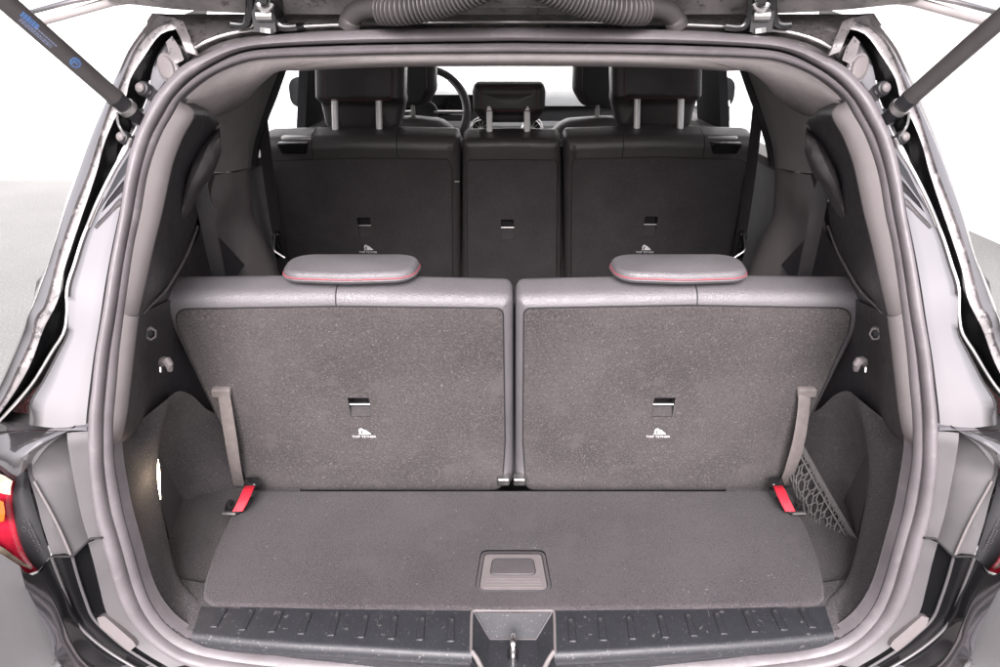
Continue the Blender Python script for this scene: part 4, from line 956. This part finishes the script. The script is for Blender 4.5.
# hinges
for sg in (-1, 1):
    def q(x, y, Y):
        p = PY(x, y, Y); return p if sg < 0 else np.array((-p[0], p[1], p[2]))
    hb = [q(244,23,1.085), q(252,25,1.085), q(262,26,1.085), q(280,26,1.085), q(300,25,1.085)]
    hg = put('tailgate_hinge', MB().ribbon(crv([q(236,24.5,1.075), q(246,25,1.075), q(251,22,1.075), q(254,10,1.07), q(254,-6,1.06)], 16), (.2, 1, 0), .030, .010), M['gloss_black'], gate)
    put('hinge_arm', MB().ribbon(crv([q(301,26.5,1.075), q(290,27.5,1.075), q(281,25,1.075), q(276,14,1.07), q(275,-6,1.06)], 16), (.2, 1, 0), .030, .010), M['gloss_black'], gate)
    put('hinge_link', MB().box(q(265,12,1.066), (.030, .02, .05)), M['dark'], gate)
    put('hinge_pin', MB().tube([q(257,16,1.055), q(273,16,1.055)], .0075, 10), M['steel'], gate)
    put('hinge_bolt', MB().tube([q(267,28,1.06), q(267,33,1.06)], .010, 8), M['steel'], gate)
    put('hinge_shackle', MB().tube(crv([q(258,3,1.045), q(260,7,1.045), q(265,9,1.045), q(270,7,1.045), q(272,3,1.045)], 14), .004, 8), M['chrome'], gate)
    # conduit: smooth elbow, then corrugated hose
    el = crv([q(349,27,1.06), q(352,17,1.055), q(361,9,1.045), (q(373,7,1.035)), q(386,9,1.02)], 26)
    cd = put('cable_conduit', MB().tube(el, [.0135 + .0015 * (i < 4) for i in range(26)], 14), M['strut'], car, label='black corrugated cable conduit above the %s' % ('left half of the opening' if sg < 0 else 'right half of the opening'))
    pth = crv([q(381,10,1.025), q(400,10,1.01), q(425,6,1.0), q(452,-1,.985), q(480,-12,.965), q(500,-24,.95)], 260)
    rr = [.0155 + .0035 * (1 if math.sin(i * 2 * math.pi / 9) > 0 else -1) * min(1, abs(math.sin(i * 2 * math.pi / 9)) * 2.2) for i in range(260)]
    put('corrugated_hose', MB().tube(pth, rr, 16), M['strut'], cd, angle=80)
# gas struts
for sg in (-1, 1):
    def q(x, y, Y):
        p = PY(x, y, Y); return p if sg < 0 else np.array((-p[0], p[1], p[2]))
    a = q(127, 108, .985); b = q(5, 1, .86); d_ = (b - a); L_ = np.linalg.norm(d_); d_ /= L_
    e = a + d_ * .75
    st = put('gas_strut', MB().tube([a + d_ * .02, a + d_ * .021, e], [.0095, .0108, .0108], 20), M['strut'], car, label='dark grey gas strut with blue print at the upper left' if sg < 0 else 'plain dark grey gas strut at the upper right', angle=40)
    put('strut_end', MB().tube([a - d_ * .022, a - d_ * .004, a + d_ * .012, a + d_ * .022], [.0085, .0105, .0105, .0118], 18), M['dark'], st)
    put('strut_collar', MB().tube([a - d_ * .004, a + d_ * .004], .0122, 18), M['steel'], st)
    put('ball_socket', slab(Frame(a - d_ * .026, (1, 0, 0), (0, .2, 1)), [(math.cos(t) * .016, math.sin(t) * .016) for t in np.linspace(0, 6.283, 20)[:-1]], .03, .006, seg=4), M['dark'], st)
    put('retaining_clip', MB().tube(crv([a + np.array((-.006 * -sg, -.016, -.004)), a + np.array((.008 * sg, -.014, -.02)), a + np.array((.002 * sg, -.014, -.034))], 10), .0016, 6), M['chrome'], st)
    if sg < 0:
        # print lies on the tube: small marks wrapped round its lower side
        rad = .0110; m_ = (a + b) / 2; tocam = CAM - m_; tocam -= d_ * np.dot(tocam, d_); tocam /= np.linalg.norm(tocam); sd_ = np.cross(d_, tocam)
        def wrap(s, h):   # s along the strut from b towards a, h across (metres)
            p = PX(0, 0, -1) * 0; th = h / rad
            return a + d_ * (L_ - s) + rad * 1.006 * (math.cos(th) * tocam + math.sin(th) * sd_)
        rng = random.Random(3); mk = MB(); mk2 = MB()
        def patch(mb, s0, s1, h0, h1):
            mb.loft([[wrap(s0, h0), wrap(s0, (h0 + h1) / 2), wrap(s0, h1)], [wrap(s1, h0), wrap(s1, (h0 + h1) / 2), wrap(s1, h1)]])
        s = .014
        while s < .034:
            w1 = .0022 + rng.random() * .002; patch(mk, s, s + w1, -.0015, .0055 - rng.random() * .001); s += w1 + .0007
        for h in (-.0034, -.0058, .0):
            s = .014 + rng.random() * .004 + (0.018 if h == 0 else 0)
            while s < .060:
                w1 = .001 + rng.random() * .003; patch(mk2, s, s + w1, h - .0008, h + .0008); s += w1 + .0008
        put('maker_print', mk, M['blue_print'], st, kind='stuff'); put('small_print', mk2, M['blue_grey_print'], st, kind='stuff')
        lg = MB(); c_s = .090
        N_ = 16
        ringo = [(math.cos(t) * .0068, math.sin(t) * .0062) for t in np.linspace(0, 6.283, N_ + 1)[:-1]]
        lg.loft([[wrap(c_s + x, y) for x, y in ringo], [wrap(c_s + x * .72, y * .72) for x, y in ringo]], closed_u=True)
        patch(lg, c_s - .0035, c_s - .0015, -.004, .004); patch(lg, c_s - .0015, c_s + .0035, -.0008, .0008); patch(lg, c_s - .0015, c_s + .003, .0022, .0040)
        put('round_emblem', lg, M['blue_print'], st)

# ------------------------------------------------------------------ lint on the carpets, scuffs on the sill
M['lint'] = mat('pale_lint', (.36, .34, .32), .8)
M['scuff'] = mat('pale_scuff', (.13, .125, .127), .7)
def lint(par, fr, poly, n, seed, c0, lmax=.007):
    rg = random.Random(seed); mb = MB(); k = 0
    us = [p[0] for p in poly]; vs = [p[1] for p in poly]
    while k < n:
        a = rg.uniform(min(us), max(us)); b = rg.uniform(min(vs), max(vs))
        ins = False
        for i in range(len(poly)):
            x1, y1 = poly[i]; x2, y2 = poly[i - 1]
            if (y1 > b) != (y2 > b) and a < (x2 - x1) * (b - y1) / (y2 - y1) + x1: ins = not ins
        if not ins: continue
        k += 1
        t = rg.uniform(0, 6.28); l = rg.uniform(.001, lmax) * rg.random(); bend = rg.uniform(-.6, .6); pts = []
        for j in range(4):
            th = t + bend * j; pts.append(fr.pt(a, b, c0 + rg.uniform(.0001, .0006))); a += math.cos(th) * l / 3; b += math.sin(th) * l / 3
        mb.tube(pts, .00022, 3, cap=False)
    return put('lint', mb, M['lint'], par, kind='stuff', weld=False)
lint(sL, f3, [f3.px(*p) for p in ((190,315),(495,315),(495,484),(262,484))], 230, 1, .0032)
lint(sR, f3, [f3.px(*p) for p in ((535,315),(838,315),(768,484),(535,484))], 210, 2, .0032)
lint(board, fb, [fb.px(*p) for p in ((256,494),(770,494),(815,595),(215,595))], 130, 3, .0002, .005)
rg = random.Random(9); sm = MB()
for k in range(75):
    x = rg.choice((rg.uniform(215, 465), rg.uniform(560, 815))); y = rg.uniform(611, 636) if 300 < x < 730 else rg.uniform(609, 628)
    a = fs.px(x, y); th = rg.gauss(1.5, .45); l = rg.uniform(.002, .016) * rg.random()
    if rg.random() < .06: l = rg.uniform(.012, .022)
    sm.tube([fs.pt(a[0] + math.cos(th) * l * t, a[1] + math.sin(th) * l * t + .12 * l * math.sin(t * 3), .0003) for t in (0, .33, .66, 1)], [.0001, .0003, .0003, .0001], 4, cap=False)
put('scuff_marks', sm, M['scuff'], sill, kind='stuff', weld=False)
# ------------------------------------------------------------------ cargo net in the right pocket
net = empty('cargo_net', (.45, 1.05, .742), 'grey elastic cargo net stretched along the right side pocket', 'cargo net')
tt = mixY([(800,447,1.15),(806,458,1.14),(822,487,1.10),(840,518,1.055),(858,548,1.01)], 40)
bb = mixY([(790,474,1.15),(800,505,1.12),(818,536,1.075),(835,558,1.035),(852,580,1.0)], 40)
put('elastic_band', MB().ribbon([p + np.array((.004, 0, 0)) for p in tt], (.5, -.2, .8), .010, .003), M['net'], net)
put('edge_cord', MB().tube([p + np.array((-.006, -.002, -.004)) for p in tt], .0018, 6), M['net'], net)
rows = 5
def nt(s, t):
    i = min(38.999, s * 39); k = int(i); f_ = i - k
    a = tt[k] * (1 - f_) + tt[k + 1] * f_; b = bb[k] * (1 - f_) + bb[k + 1] * f_
    return a * (1 - t) + b * t + np.array((-.016 * math.sin(t * 3.1), -.01 * math.sin(t * 3.1), 0))
cells = 7
for r_ in range(4):
    for ph in (0, 1):
        path = []
        for k in range(cells * 8 + 1):
            z_ = math.sin(k / 8 * 2 * math.pi); zz = max(-1, min(1, 1.5 * z_))
            amp = .118 * (1 if ph else -1) * (1 if r_ % 2 == 0 else -1)
            s_ = k / (cells * 8) + .010 * math.sin(k * .7 + r_ * 2.1)
            path.append(nt(min(1, max(0, s_)), min(1.02, max(0, (r_ + .5) / 4 + amp * zz + .02 * math.sin(k * .45 + r_)))))
        put('net_cord', MB().tube(path, .00135, 5), M['net'], net)
put('net_anchor', MB().tube([tt[0], tt[0] + np.array((.004, .01, .012))], .006, 8), M['dark'], net)
